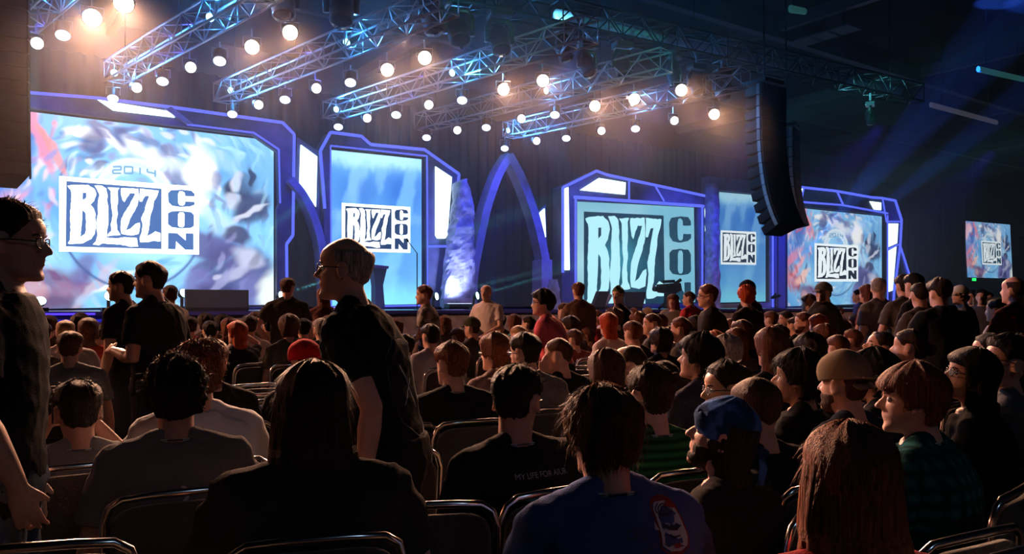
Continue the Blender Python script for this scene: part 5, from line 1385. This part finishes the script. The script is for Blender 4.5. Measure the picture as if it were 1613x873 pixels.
person(1331, 560, 84, 's', head=30, yaw=4, hair=('short','br'), hat=('cap_back',(.22,.17,.11)), top=((.018,.022,.04),'tee'), beard=True, label='bearded person wearing a tan cap backwards')
person(1378, 556, 82, 's', head=40, yaw=6, hair=('medium','bk'), top=(K,'hoodie'), label='person in black hoodie with dark hair right of the tan cap')
person(1441, 577, 106, 's', head=44, yaw=24, hair=('bowl','rb'), top=((.012,.11,.12),'tee'), pat='plaid', face=True, skin='c', build=1.0, label='young person in teal plaid shirt with a brown bowl haircut', lanyard=True, arms=('rest','rest'))
person(1338, 677, 190, 's', head=4, yaw=-16, flare=.02, hair=('long','rb'), top=((.16,.012,.016),'tee'), female=True, extra=1.0, hw=1.15, label='person in red top with long auburn hair, nearest the camera', lean=.05, hs=1.02, zt=1.22)
person(1541, 554, 84, 's', head=52, yaw=26, pitch=-12, hair=('bob','bk'), top=((.010,.010,.011),'tee'), female=True, glasses=True, face=True, arms=('clasp','clasp'), label='person with a black bob and glasses, hands clasped together', build=.95)
person(1597, 535, 82, 's', head=50, yaw=36, pitch=-14, hair=('spiky','bk'), top=((.10,.10,.10),'tee'), glasses=True, face=True, label='person with spiky black hair and black glasses looking down at right edge', skin='a')
person(1562, 528, 58, 's', head=55, yaw=20, pitch=-4, hair=('short','bk'), top=(K,'tee'), glasses=True, face=True, label='person with glasses peering over the black-bobbed person')
# --- second band
person(712, 541, 68, 's', head=26, yaw=14, hair=('short','rb'), top=(K,'tee'), build=1.12, label='broad person in black tee with short ginger-brown hair', lanyard=True, arms=('rest','hang'))
person(781, 529, 56, 's', head=32, yaw=20, hair=('medium','rb'), top=((.16,.11,.11),'tee'), glasses=True, label='person in dusky pink tee with fluffy red-brown hair and glasses')
person(828, 526, 60, 's', head=30, yaw=18, hair=('short','bk'), top=((.10,.11,.12),'tee'), glasses=True, build=1.15, label='person in grey tee with round black hair and glasses')
person(881, 533, 56, 's', head=35, yaw=34, hair=('buzz','br'), top=(K,'tee'), arms=('face','rest'), face=True, label='person with buzzed hair in black tee resting chin on hand')
person(955, 554, 70, 's', head=20, yaw=0, hair=('long','br'), top=((.12,.14,.16),'tee'), female=True, extra=.95, label='person with very long straight brown hair beside the navy tee', build=.9)
person(1004, 545, 66, 's', head=60, yaw=26, pitch=-26, hair=('receding','db'), top=(K,'tee'), face=True, label='person with bald forehead bending down, left profile')
person(1046, 571, 82, 's', head=30, yaw=-6, hair=('short','db'), top=(K,'tee'), label='dark-haired person half hidden behind the green stripes')
person(1107, 531, 68, 's', head=36, yaw=24, pitch=-6, hair=('medium','bk'), top=((.05,.05,.08),'tee'), label='person in dark slate tee with thick black hair')
person(1124, 527, 48, 's', head=32, yaw=0, hair=('medium','or'), top=(K,'tee'), label='person with orange-tinted hair behind the thick black hair')
person(1145, 531, 50, 's', head=36, yaw=4, hair=('curly','gy'), top=(K,'tee'), label='grey-haired person in black beside the orange-tinted hair')
person(1215, 520, 70, 's', head=24, yaw=-4, hair=('long','rb'), top=(K,'tee'), female=True, extra=.7, label='person with long smooth auburn hair in the middle right', zt=1.34)
person(1276, 529, 56, 's', head=35, yaw=0, hair=('curly','db'), top=(K,'tee'), label='person with tousled dark curls behind the bushy black hair')
person(1397, 524, 52, 's', head=50, yaw=34, pitch=-22, hair=('short','db'), top=(K,'tee'), face=True, label='person looking down in left profile, below the standing group')
person(1437, 521, 58, 's', head=40, yaw=14, pitch=-6, hair=('bun','db'), top=(K,'tee'), female=True, label='person with hair tied in a low bun, in black')
HERO['red'] = person(110, 524, 49, 's', head=26, yaw=-4, hair=('short','br'), top=((.13,.15,.16),'tee'), build=1.1, label='person in slate tee with a red back print, at left', arms=('hang','hang'))
person(103, 505, 39, 's', head=30, yaw=4, hair=('buzz','bl'), top=((.50,.47,.46),'tee'), build=1.2, label='broad person in white tee with cropped fair hair at left')
person(139, 504, 38, 's', head=28, yaw=0, hair=('bob','br'), top=((.45,.06,.04),'tank'), female=True, label='person in red tank top with brown bob at left')
person(66, 509, 38, 's', head=30, yaw=4, hair=('short','db'), top=((.35,.05,.05),'tee'), label='person in dark red tee beside the left standing figure')
person(77, 498.5, 32, 's', head=30, yaw=0, hair=('short','br'), top=((.10,.08,.08),'tee'), label='brown-haired person, one row before the dark red tee')
person(126, 497, 31, 's', head=30, yaw=0, hair=('medium','db'), top=((.07,.05,.05),'tee'), label='dark-haired person in front of the brown bob')
# walking pair and people around
person(192, 429, 47, 't', head=80, yaw=12, hair=('short','bk'), top=(K,'tee'), face=True, skin='b', label='person in black tee walking left, first of a pair', arms=('hang','bent'))
person(238, 414, 56, 't', head=76, yaw=10, hair=('short','bk'), top=((.014,.012,.012),'tee'), face=True, skin='b', label='taller person in black tee walking left, second of a pair', arms=('bent','hang'), lanyard=True, build=1.08)
person(268, 451, 30, 't', head=60, yaw=-30, hair=('short','br'), top=((.5,.42,.40),'tee'), face=True, label='person in light shirt standing behind the walking pair')
person(299, 500, 30, 's', head=30, yaw=0, hair=('short','db'), top=((.5,.03,.05),'tee'), label='person in crimson tee right of the walking pair')
person(331, 507, 31, 's', head=35, yaw=-8, hair=('short','bk'), top=((.38,.36,.34),'tee'), label='black-haired person in pale tee left of the raised hand')
person(324, 496, 27, 's', head=35, yaw=0, hair=('medium','db'), top=((.05,.04,.04),'hoodie'), label='person in dark hoodie below the wide monitor')
person(374, 508, 36, 's', head=50, yaw=26, hair=('long','rd'), top=(K,'tee'), female=True, face=True, extra=.8, arms=('rest','up'), label='person with bright orange-red long hair raising a hand')
person(393, 498, 33, 's', head=30, yaw=-6, hair=('short','db'), top=((.66,.60,.52),'tee'), label='person in cream white tee beside the orange-red hair')
person(403, 492, 28, 's', head=34, yaw=4, hair=('short','br'), top=((.2,.16,.15),'tee'), label='brown-haired person before the cream white tee')
person(438, 487.5, 34, 's', head=60, yaw=34, hair=('short','bk'), top=(K,'jacket'), face=True, label='person with black hair in left profile under the man in black', zt=1.40)
person(455, 499, 36, 's', head=24, yaw=0, hair=('medium','br'), top=((.09,.085,.06),'tee'), label='person in olive tee with fluffy brown hair, seen from behind', arms='hang')
person(506, 503, 34, 's', head=28, yaw=0, hair=('short','gy'), top=((.07,.075,.09),'tee'), label='person with short greying hair in dark blue tee')
person(517, 498, 27, 's', head=30, yaw=0, hair=('short','rb'), top=(K,'tee'), label='auburn person just before the greying hair')
person(453, 439, 30, 't', head=22, yaw=-30, hair=('short','br'), top=((.05,.045,.042),'tee'), arms=('hip','hang'), build=1.15, label='broad person in black tee standing with hand on hip, facing the stage')
person(509, 455, 27, 't', head=30, yaw=0, hair=('long','rb'), top=((.14,.06,.05),'tee'), female=True, extra=.8, label='standing person with long auburn hair beside the broad one', dx=0)
person(669, 450, 30, 't', head=85, yaw=8, hair=('short','rb'), top=((.32,.30,.27),'tee'), pat='blotch', face=True, label='person in camouflage shirt walking left before the stage')
person(766, 449, 25, 't', head=150, yaw=6, hair=('bald','gy'), top=((.62,.56,.55),'tee'), face=True, lanyard=True, build=1.1, pants=(.16,.10,.09), label='bald person in white shirt standing before the stage, facing the seats')
person(856, 458, 39, 't', head=70, yaw=20, hair=('curly','bk'), top=((.55,.10,.12),'tee'), face=True, glasses=True, lean=.14, label='person in pink-red tee with dark curly hair and glasses, leaning left')
person(678, 512, 38, 's', head=34, yaw=4, hair=('short','bk'), top=((.36,.34,.36),'tee'), label='black-haired person in light grey tee right of the printed black tee')
person(676, 505, 30, 's', head=40, yaw=6, hair=('short','rb'), top=((.12,.08,.07),'tee'), label='ginger person one row before the light grey tee')
person(744, 502, 31, 's', head=48, yaw=14, hair=('short','db'), hat=('cap',(.05,.055,.035)), top=((.05,.05,.045),'tee'), label='person in dark olive cap looking left')
person(756, 486, 30, 's', head=30, yaw=10, hair=('long','br'), top=((.42,.05,.06),'tee'), female=True, zt=1.42, label='person with long brown hair and red sleeve before the white shirt')
person(810, 497, 27, 's', head=30, yaw=0, hair=('long','rb'), top=((.08,.40,.42),'tee'), female=True, label='long-haired person in turquoise top')
person(817, 513, 33, 's', head=36, yaw=14, hair=('buzz','bl'), top=((.14,.12,.10),'tee'), label='person with cropped fair hair below the turquoise top')
person(722, 517, 30, 's', head=36, yaw=10, hair=('short','rb'), top=((.45,.04,.06),'tee'), label='auburn person in crimson beside the olive cap')
# --- centre right
person(911, 446, 27, 't', head=26, yaw=-10, hair=('short','rb'), top=((.13,.075,.055),'jacket'), label='standing person in brown jacket before the giant logo')
person(889, 478, 26, 't', head=40, yaw=10, hair=('short','br'), top=((.16,.10,.08),'jacket'), Yd=11.5, label='shorter person in rust jacket left of the brown jacket')
person(974, 453, 26, 't', head=70, yaw=70, hair=('mohawk','gn'), top=(K,'tee'), face=True, glasses=True, build=1.25, arms=('bent','bent'), label='person with green-tinted mohawk and sunglasses between the slanted monitors')
person(1060, 465, 22, 't', head=140, yaw=10, hair=('bob','rb'), top=((.12,.10,.08),'tee'), female=True, face=True, label='person with auburn bob facing the seats under the camera crane', zt=1.66)
person(1086, 459, 23, 't', head=40, yaw=30, hair=('buzz','br'), top=((.55,.05,.07),'tee'), face=True, label='standing person in red tee with cropped hair')
HERO['photo'] = person(1116, 449, 36, 't', head=68, yaw=16, hair=('short','rb'), top=((.028,.026,.025),'jacket'), face=True, glasses=True, arms=('hold','hold'), label='photographer in black jacket and dark glasses holding a camera', lanyard=True)
person(1176, 452, 33, 't', head=30, yaw=-24, hair=('curly','rd'), top=((.02,.018,.018),'tank'), female=True, label='standing person with wild red curls and bare shoulders')
person(1178, 444, 27, 't', head=40, yaw=10, hair=('short','bk'), hat=('beanie',(.015,.015,.03)), top=(K,'tee'), label='person in black beanie behind the wild red curls')
HERO['phone'] = person(1298, 447, 30, 't', head=60, yaw=44, hair=('short','bk'), hat=('cap',(.10,.11,.10)), top=((.05,.045,.042),'jacket'), face=True, arms=('face','bent'), build=1.25, label='person in grey cap and dark jacket talking on a phone')
person(1275, 466, 27, 't', head=50, yaw=10, hair=('medium','br'), top=((.07,.05,.04),'tee'), female=True, label='brown-haired person just left of the phone caller', zt=1.62)
person(941, 490, 27, 's', head=40, yaw=44, hair=('short','rb'), top=((.5,.05,.07),'tee'), face=True, label='person in red tee, left end of the centre block')
person(968, 483, 31, 's', head=36, yaw=10, hair=('curly','br'), top=((.06,.05,.05),'tee'), label='person with brown curls behind the white sweater')
person(958, 495, 35, 's', head=30, yaw=10, hair=('long','rd'), top=((.66,.58,.56),'long'), female=True, extra=.6, label='person with coppery hair in a cream white sweater')
person(984, 488, 29, 's', head=38, yaw=20, hair=('short','db'), top=(K,'tee'), label='dark-haired person right of the brown curls', zt=1.42)
person(998, 485.5, 27, 's', head=60, yaw=50, hair=('short','rb'), top=((.08,.06,.06),'tee'), face=True, label='ginger person looking left, third in the centre block', zt=1.43)
person(1006, 494, 30, 's', head=36, yaw=0, hair=('medium','rb'), top=((.10,.07,.06),'tee'), label='person with wavy auburn hair before the bald profile')
person(1020, 485, 24, 's', head=34, yaw=0, hair=('short','bl'), top=((.14,.10,.09),'tee'), label='fair-haired person at the back of the centre block', zt=1.44)
person(1028, 494, 37, 's', head=56, yaw=34, hair=('buzz','br'), top=((.08,.08,.08),'tee'), face=True, build=1.12, label='person with shaved head in charcoal tee, clear left profile')
person(997, 507, 37, 's', head=30, yaw=6, hair=('short','rb'), top=(K,'tee'), build=1.1, label='person in black tee with short auburn hair before the sweater')
person(1049, 489, 31, 's', head=30, yaw=8, hair=('long','bl'), top=((.12,.14,.2),'tee'), female=True, label='person with long blonde hair in the centre block', zt=1.40)
person(1065, 489, 32, 's', head=58, yaw=30, hair=('short','bk'), top=((.06,.07,.10),'tee'), face=True, label='black-haired person looking left beside the blonde', zt=1.40)
person(1073, 501, 37, 's', head=50, yaw=16, hair=('short','rb'), top=((.07,.07,.07),'tee'), build=1.1, arms=('bent','bent'), label='person in charcoal tee turned towards the photographer', lean=.12)
person(899, 500, 30, 's', head=44, yaw=20, hair=('medium','db'), top=((.07,.05,.05),'hoodie'), label='person in dark hoodie behind the pink-red tee')
person(926, 517, 22, 's', head=40, yaw=10, hair=('short','rb'), top=((.3,.10,.08),'tee'), label='small auburn person low beside the coppery hair')
person(1176, 492, 32, 's', head=36, yaw=4, hair=('short','db'), hat=('beanie',(.05,.32,.36)), top=((.08,.07,.05),'tee'), label='person wearing a turquoise beanie')
person(1169, 507, 38, 's', head=34, yaw=10, hair=('bob','br'), top=(K,'tee'), female=True, label='person with light brown bob below the turquoise beanie')
person(1215, 491, 29, 's', head=34, yaw=4, hair=('short','rb'), top=((.06,.045,.04),'tee'), label='auburn person right of the turquoise beanie')
person(1238, 491, 29, 's', head=60, yaw=38, hair=('short','db'), top=((.18,.15,.12),'hoodie'), face=True, label='dark-haired person in pale hoodie looking left')
person(1266, 493, 34, 's', head=58, yaw=32, hair=('short','rb'), top=((.10,.085,.08),'tee'), beard=True, face=True, label='ginger bearded person in grey tee, left profile')
person(1289, 497, 33, 's', head=30, yaw=10, hair=('long','rd'), top=((.28,.10,.09),'tee'), female=True, label='person with long dark red hair beside the ginger beard')
person(1311, 490, 33, 's', head=58, yaw=30, pitch=-26, hair=('short','bl'), top=(K,'tee'), face=True, label='fair-haired young person reading, head bowed')
person(1324, 485, 27, 's', head=40, yaw=20, hair=('short','rb'), top=((.3,.2,.25),'tee'), label='auburn person behind the bowed fair head', zt=1.42)
person(1352, 457, 20, 't', head=60, yaw=10, hair=('short','bk'), top=((.05,.06,.18),'tee'), label='far person in blue tee between two standing groups', zt=1.78)
# --- standing group on the right
person(1384, 438, 33, 't', head=20, yaw=-60, hair=('buzz','gy'), top=((.12,.11,.105),'tee'), build=1.12, face=True, label='standing person with cropped grey hair in charcoal shirt, looking right', arms=('hang','bent'))
person(1366, 450, 28, 't', head=36, yaw=0, hair=('long','rb'), top=((.25,.08,.06),'tee'), female=True, label='long auburn-haired person behind the cropped grey hair')
person(1424, 434, 34, 't', head=16, yaw=-14, hair=('short','db'), top=((.085,.08,.075),'tee'), build=1.15, label='standing person in dark grey shirt, second of the right group')
person(1440, 432, 30, 't', head=34, yaw=-20, hair=('short','bk'), top=(K,'tee'), zt=1.80, label='person with black hair behind the dark grey shirt')
person(1449, 446, 36, 't', head=24, yaw=-30, hair=('buzz','db'), top=((.07,.06,.06),'jacket'), build=1.05, label='standing person with shaved head in charcoal jacket')
person(1480, 442, 41, 't', head=14, yaw=-4, hair=('spiky','db'), top=((.015,.015,.016),'hoodie'), build=1.25, label='big person in black hoodie with spiky brown hair, standing')
person(1513, 452, 28, 't', head=60, yaw=30, hair=('medium','bk'), top=((.12,.12,.11),'jacket'), build=1.1, hat=('cap',(.6,.6,.55)), face=True, label='person in white cap and grey jacket behind the hoodie')
person(1598, 436, 42, 't', head=20, yaw=12, hair=('fringe','db'), top=((.20,.035,.03),'tee'), pat='plaid', build=1.15, skin='a', label='bald person in dark red plaid shirt standing at right edge')
person(1571, 472, 33, 't', head=34, yaw=10, hair=('short','bk'), top=((.68,.62,.62),'tee'), build=1.15, zt=1.55, label='person in loose white tee left of the red plaid')
for k, (x, y, t) in enumerate(((1531,458,'leftmost'),(1546,457,'second'),(1590,462,'third'),(1556,461,'between the second and third'))):
    person(x, y, 15+k*.7, 't', head=120+k*20, yaw=0, hair=('short','bk'), top=((.06,.06,.07),'tee'), zt=1.74, label='far standing person under the delay screen, %s of the dim row' % t)
# filler in the dense seated block, seen only as rows of heads
rnd = random.Random(5)
FILL = [(622,505,27),(640,528,34),(590,503,26),(548,497,26),(700,499,25),(788,495,25),(835,499,26),(868,505,28),(905,520,32),(1042,520,37),(1095,500,28),(1130,497,26),(1150,505,30),(1192,505,30),(1205,497,26),(1252,500,28),(1228,512,34),(1300,514,36),
        (1330,505,30),(1345,520,36),(1350,498,27),(48,503,32),(55,517,40),(165,510,34),(350,498,26),(362,503,29),(425,500,28),(478,503,30),(535,508,32),(1040,497,27),(1085,514,33),(1160,520,40),(1320,528,46)]
PX = [(o['label'], (o.location.x/o.location.y*F+CX), o.location.y) for o in COL.objects if o.get('category') == 'person']
HN = {'db': 'dark', 'br': 'brown', 'rb': 'auburn', 'bk': 'black'}; SEEN = set()
for k, (x, y, h) in enumerate(FILL):
    ci = rnd.randrange(5); c = [(.05,.04,.04),(.10,.08,.08),(.25,.22,.2),(.02,.02,.02),(.2,.05,.05)][ci]
    st_ = rnd.choice(['short','short','medium','bob','buzz']); hc_ = rnd.choice(['db','br','rb','bk'])
    info = person(x, y, h, 's', head=35, yaw=rnd.uniform(-15, 25), pitch=rnd.uniform(-10, 3), hair=(st_, hc_), top=(c,'tee'), strands=False, label='listener')
    Y = info['Y']; near_ = sorted(PX, key=lambda q: abs(q[1]-x)/40+abs(math.log(q[2]/Y))*4)
    for q in near_:
        rel = 'just left of' if q[1] > x+14 else 'just right of' if q[1] < x-14 else 'directly behind' if q[2] > Y else 'directly in front of'
        if rel.startswith('directly'): rel = 'in the row before' if q[2] < Y else 'in the row behind'
        d = q[0].split(','); d = ' '.join(d[0].split()[:9])
        if d.split()[-1] in ('with','and','in','a','the','of','behind','beside','left','right','before','below'): d = ' '.join(d.split()[:-1])
        lab = '%s-haired listener %s %s' % (HN[hc_], rel, d)
        if lab not in SEEN: break
    SEEN.add(lab); info['o']['label'] = lab; info['o']['group'] = 'seated listeners in the dense middle rows'
    CH_SPOTS[-1] = CH_SPOTS[-1][:3]+(lab, CH_SPOTS[-1][4])
run_jobs()
from mathutils.bvhtree import BVHTree
def wrap(info, loops2d, m, name='print', off=.0022, org=(0, 0), tree={}):
    """lay flat loops (x to the right, z up, seen from behind) on the back of the shirt"""
    sh_ = info['shirt']
    if sh_.name not in tree:
        tree[sh_.name] = BVHTree.FromPolygons([v.co[:] for v in sh_.data.vertices], [p.vertices[:] for p in sh_.data.polygons])
    T = tree[sh_.name]
    b = MB()
    for loops in loops2d:
        b.poly([[(x+org[0], z+org[1]) for x, z in l] for l in loops], lambda x, z, d: Vector((x, 0, z)), 0)
    vs = []
    for v in b.v:
        h = T.ray_cast(Vector((v[0], -1.0, v[2])), Vector((0, 1, 0)))
        vs.append(tuple((h[0] if h[0] else Vector((v[0], -.15, v[2])))+Vector((0, -off, 0))))
    b.v = vs
    return raw(b, name, m, sh_, False)
def dense(loop, step=.006):
    out = []
    for i, p in enumerate(loop):
        q = loop[(i+1) % len(loop)]; L = math.hypot(q[0]-p[0], q[1]-p[1]); k = max(1, int(L/step))
        out += [(p[0]+(q[0]-p[0])*j/k, p[1]+(q[1]-p[1])*j/k) for j in range(k)]
    return out
def letters(txt, size):
    cu = bpy.data.curves.new('t', 'FONT'); cu.body = txt; cu.size = size; cu.align_x = 'CENTER'
    o = bpy.data.objects.new('t', cu); COL.objects.link(o)
    bpy.context.view_layer.update()
    me = bpy.data.meshes.new_from_object(o.evaluated_get(bpy.context.evaluated_depsgraph_get()))
    loops = [[[(me.vertices[i].co.x, me.vertices[i].co.y) for i in p.vertices]] for p in me.polygons]
    bpy.data.objects.remove(o); bpy.data.curves.remove(cu); bpy.data.meshes.remove(me)
    return loops
def ell(cx, cy, rx, ry, n=20, a0=0): return [(cx+rx*math.cos(2*math.pi*k/n)*math.cos(a0)-ry*math.sin(2*math.pi*k/n)*math.sin(a0), cy+rx*math.cos(2*math.pi*k/n)*math.sin(a0)+ry*math.sin(2*math.pi*k/n)*math.cos(a0)) for k in range(n)]
I = HERO['aiur']; zb = I['nb'].z
wrap(I, letters('MY LIFE FOR AIUR', .026), mat('print_grey', (.30,.32,.40), .8), 'shirt_lettering', org=(.01, zb-.085))
T_ = mat('print_teal', (.03,.16,.17), .8)
for q in (-1, 1): wrap(I, [[[(q*.035, zb-.150), (q*.075, zb-.128), (q*.098, zb-.130), (q*.085, zb-.148), (q*.06, zb-.156)]]], T_, 'shirt_print', org=(.01, 0))
for q in (-1, 1): wrap(I, [[[(q*.01, zb-.18), (q*.06, zb-.17), (q*.045, zb-.24), (q*.02, zb-.30)]]], mat('print_dim', (.03,.04,.05), .8), 'shirt_print', org=(.01, 0))
I = HERO['af']; zb = I['nb'].z; G_ = mat('print_pale', (.45,.45,.46), .8)
wrap(I, letters('AF', .048), G_, 'shirt_lettering', org=(.0, zb-.215))
wrap(I, [[dense([(math.cos(a)*.028, math.sin(a)*.028) for a in np.linspace(-1.9, 1.4, 12)]+[(math.cos(a)*.020-.004, math.sin(a)*.024) for a in np.linspace(1.4, -1.9, 12)])]], G_, 'shirt_print', org=(.002, zb-.150))
I = HERO['red']; zb = I['nb'].z
for q, sg in ((-.05, 1), (.03, -1)): wrap(I, [[[(q-.03, zb-.17), (q-.005*sg, zb-.11), (q+.035, zb-.13), (q+.03, zb-.18), (q, zb-.155)]]], mat('print_red', (.55,.03,.03), .8), 'shirt_print')
I = HERO['navy']; zb = I['nb'].z; PB = mat('print_ice', (.36,.48,.56), .8); PN = mat('print_navy', (.01,.015,.05), .8); PR = mat('print_darkred', (.20,.015,.02), .8)
cx0, cz0 = .105, zb-.055
body_ = [(-.036,.035),(-.028,.045),(.0,.050),(.022,.044),(.034,.030),(.042,-.030),(.036,-.045),(.010,-.054),(-.020,-.050),(-.040,-.036)]
wrap(I, [[dense([(x*1.15-.0, z*1.15) for x, z in body_], .008)]], PR, 'shirt_print', .0018, (cx0, cz0))
wrap(I, [[dense(body_, .008)]], PB, 'shirt_print', .0030, (cx0, cz0))
for r_ in (.030, .021, .012): wrap(I, [[ell(-.003, .032, r_, r_*.42), ell(-.003, .032, r_-.003, (r_-.003)*.40)]], PN, 'shirt_print', .0042, (cx0, cz0))
wrap(I, [[[(-.028,.006),(-.012,.004),(-.006,-.004),(.0,.006),(.006,-.004),(.016,.002),(.032,-.006),(.012,-.012),(.0,-.010),(-.014,-.006)]]], PN, 'shirt_print', .0042, (cx0, cz0))
wrap(I, [[dense([(-.016,-.018),(.0,-.026),(.018,-.024),(.018,-.021),(.0,-.022),(-.015,-.014)], .01)]], PN, 'shirt_print', .0042, (cx0, cz0))
wrap(I, [[[(-.008,-.036),(.012,-.036),(.012,-.046),(-.008,-.046)]]], PR, 'shirt_print', .0042, (cx0, cz0))
wrap(I, [[[(-.052,-.002),(-.046,.014),(-.040,-.004)]]], PB, 'shirt_print', .0030, (cx0, cz0))
wrap(I, letters('CRS', .030), mat('print_dimblue', (.05,.07,.13), .8), 'shirt_lettering', org=(cx0-.10, cz0-.018))
wrap(I, [[ell(0, 0, .125, .135, 48), ell(0, 0, .121, .131, 48)]], mat('print_dimblue', (.05,.07,.13), .8), 'shirt_print', .0025, (cx0-.035, cz0-.165))
wrap(I, letters('LFF', .036), PB, 'shirt_lettering', org=(cx0-.01, cz0-.120))
for k in range(4): wrap(I, [[[(-.055+k*.009, -.06), (-.052+k*.009, -.06), (-.030+k*.009, -.10), (-.033+k*.009, -.10)]]], mat('print_dimblue', (.05,.07,.13), .8), 'shirt_print', .0025, (cx0, cz0+.01))
# dark blue printed artwork on the grey-haired person's back: abstract smoky shapes
I = HERO['old']; zb = I['nb'].z
pm = mat('print_smoke', (.05,.09,.14), .8, var=(16, 1.0))
wrap(I, [[dense([(-.11, zb-.16), (-.04, zb-.10), (.06, zb-.11), (.12, zb-.17), (.13, zb-.30), (.09, zb-.44), (.0, zb-.47), (-.09, zb-.40), (-.12, zb-.28)], .012)]], pm, 'shirt_print', .002)
for (a, c_) in (((-.05, -.20), (.02, -.36)), ((.05, -.17), (.06, -.33)), ((-.07, -.34), (.01, -.25))):
    wrap(I, [[dense([(a[0], zb+a[1]), (a[0]+.012, zb+a[1]), (c_[0]+.008, zb+c_[1]), (c_[0], zb+c_[1])], .012)]], mat('print_blue_streak', (.16,.24,.34), .8), 'shirt_print', .0035)
# things held
def wl(info, p): return info['o'].matrix_basis @ Vector(p)
def camera_thing(info, c, ang, s, label):
    c = wl(info, c); root = empty('camera', c, label, 'camera'); M3 = Matrix.Rotation(ang, 3, 'Z')
    MB().box(c, (.135*s, .06*s, .088*s), M3).build('body', M_BLACK, root, bevel=.006)
    MB().box(c+M3@Vector((0, 0, .052*s)), (.05*s, .05*s, .03*s), M3).build('viewfinder', M_BLACK, root, bevel=.004)
    MB().lathe([(.034*s, 0), (.038*s, .02*s), (.038*s, .09*s), (.042*s, .12*s)], Matrix.Translation(c+M3@Vector((0, .03*s, -.005*s))) @ frame_to(M3@Vector((0, 1, 0))).to_4x4(), 20).build('lens', mat('lens_barrel', (.02,.02,.022), .3), root)
    return root
I = HERO['cam']; camera_thing(I, I['H']((0, .165, .12)), I['rot'], 1.0, 'black camera held up to the eye by the person in the grey tee')
I = HERO['photo']; w1 = (I['AR'][1][2]+I['AR'][-1][2])/2+Vector((0, .12, .03)); camera_thing(I, w1, I['rot'], 1.25, 'black camera in the hands of the photographer in the black jacket')
c = wl(I, w1+Vector((.0, .03, -.12))); r_ = empty('note_pad', c, 'white notepad held below the camera of the photographer', 'notepad')
MB().box(c, (.11, .16, .012), Matrix.Rotation(I['rot'], 3, 'Z')).build('pages', mat('paper_white', (.8,.82,.85), .7), r_)
I = HERO['phone']; c = wl(I, I['H']((-.07, .06, .09))); r_ = empty('mobile_phone', c, 'dark mobile phone held to the ear of the person in the grey cap', 'phone')
MB().box(c, (.014, .07, .14), Matrix.Rotation(I['rot'], 3, 'Z')).build('case', M_BLACK, r_, bevel=.004)
# hand-held sign at the right
c = at(1556, 488, 13.5); r_ = empty('sign_board', c, 'small white sign board with black lettering standing among heads at the right', 'sign'); M3 = Matrix.Rotation(R(0), 3, 'Z')
MB().box(c, (.50, .02, .42), M3).build('board', mat('board_white', (.42,.44,.44), .7), r_, bevel=.004)
fr_ = letters('PR', .17); b = MB()
for k, (txt, dz) in enumerate((('PR', .03), ('P', -.15))):
    for l in letters(txt, .17): b.poly(l, lambda x, z, d: c+Vector((x+(0 if k == 0 else -.07), -.013, z+dz)), 0)
b.build('sign_lettering', M_BLACK, r_)
MB().tube([c-Vector((0, 0, .2)), Vector((c.x, c.y, 0))], .018, 8).build('post', M_ALU, r_)
MB().lathe([(.2, .001), (.2, .02), (.03, .04)], Matrix.Translation((c.x, c.y, 0)), 16).build('base', M_BLACK, r_)
# ------------------------------------------------------------------ chairs
for (X, Y, rot, lab, n) in CH_SPOTS:
    chair_at(X, Y, rot, 'padded chair under ' + ' '.join(lab.split()[:13]), 'padded stacking chairs under the audience')
def chair_px(x, y, Y, ang, label):
    """empty chair whose back rail top is at photo point (x, y), given its distance"""
    X = (x-CX)/F*Y; a = R(ang)
    return chair_at(X+(-math.sin(a))*.25, Y+math.cos(a)*.25, a, label)
for x, Y, ang, lab in ((393,4.55,30,'empty chair between the white tee and the red cap, nearest of its three'), (398,5.2,30,'empty chair between the white tee and the red cap, middle of three'), (404,5.9,30,'empty chair between the white tee and the red cap, farthest of three'),
        (448,5.0,30,'empty chair directly left of the red cap'), (626,3.9,26,'empty chair behind the standing grey-haired man'), (612,3.2,22,'empty chair at the standing grey-haired man, nearer one'), (920,6.6,35,'empty chair by the buzzed chin-resting person'), (938,5.7,35,'empty chair between the chin-resting person and the long brown hair'),
        (905,7.6,35,'empty chair by the coppery hair, farthest of that side'), (1352,4.6,30,'empty chair behind the tan cap'), (770,5.1,30,'empty chair between the ginger-brown and the fluffy red-brown hair'),
        (1070,4.3,35,'empty chair below the charcoal tee turned to the photographer')):
    chair_px(x, 0, Y, ang, lab)
for x, Y, ang, lab in ((285,1.75,12,'empty chrome-railed chair at the bottom left, right under the grey tee'), (765,1.80,14,'empty chrome-railed chair at the bottom centre, under the printed black tee'), (668,2.35,10,'empty chair between the big long-haired person and the printed black tee'),
        (1535,2.05,28,'empty chrome-railed chair at lower right beside the teal plaid'), (1630,1.95,28,'chrome-railed chair cut off by the lower right edge'), (1500,1.45,30,'empty chair at the bottom right corner, lower of the chrome rails'), (1640,1.4,30,'rightmost chair at the bottom right corner'),
        (60,1.95,16,'empty chair at the lower left beside the standing figure')):
    chair_px(x, 0, Y, ang, lab)
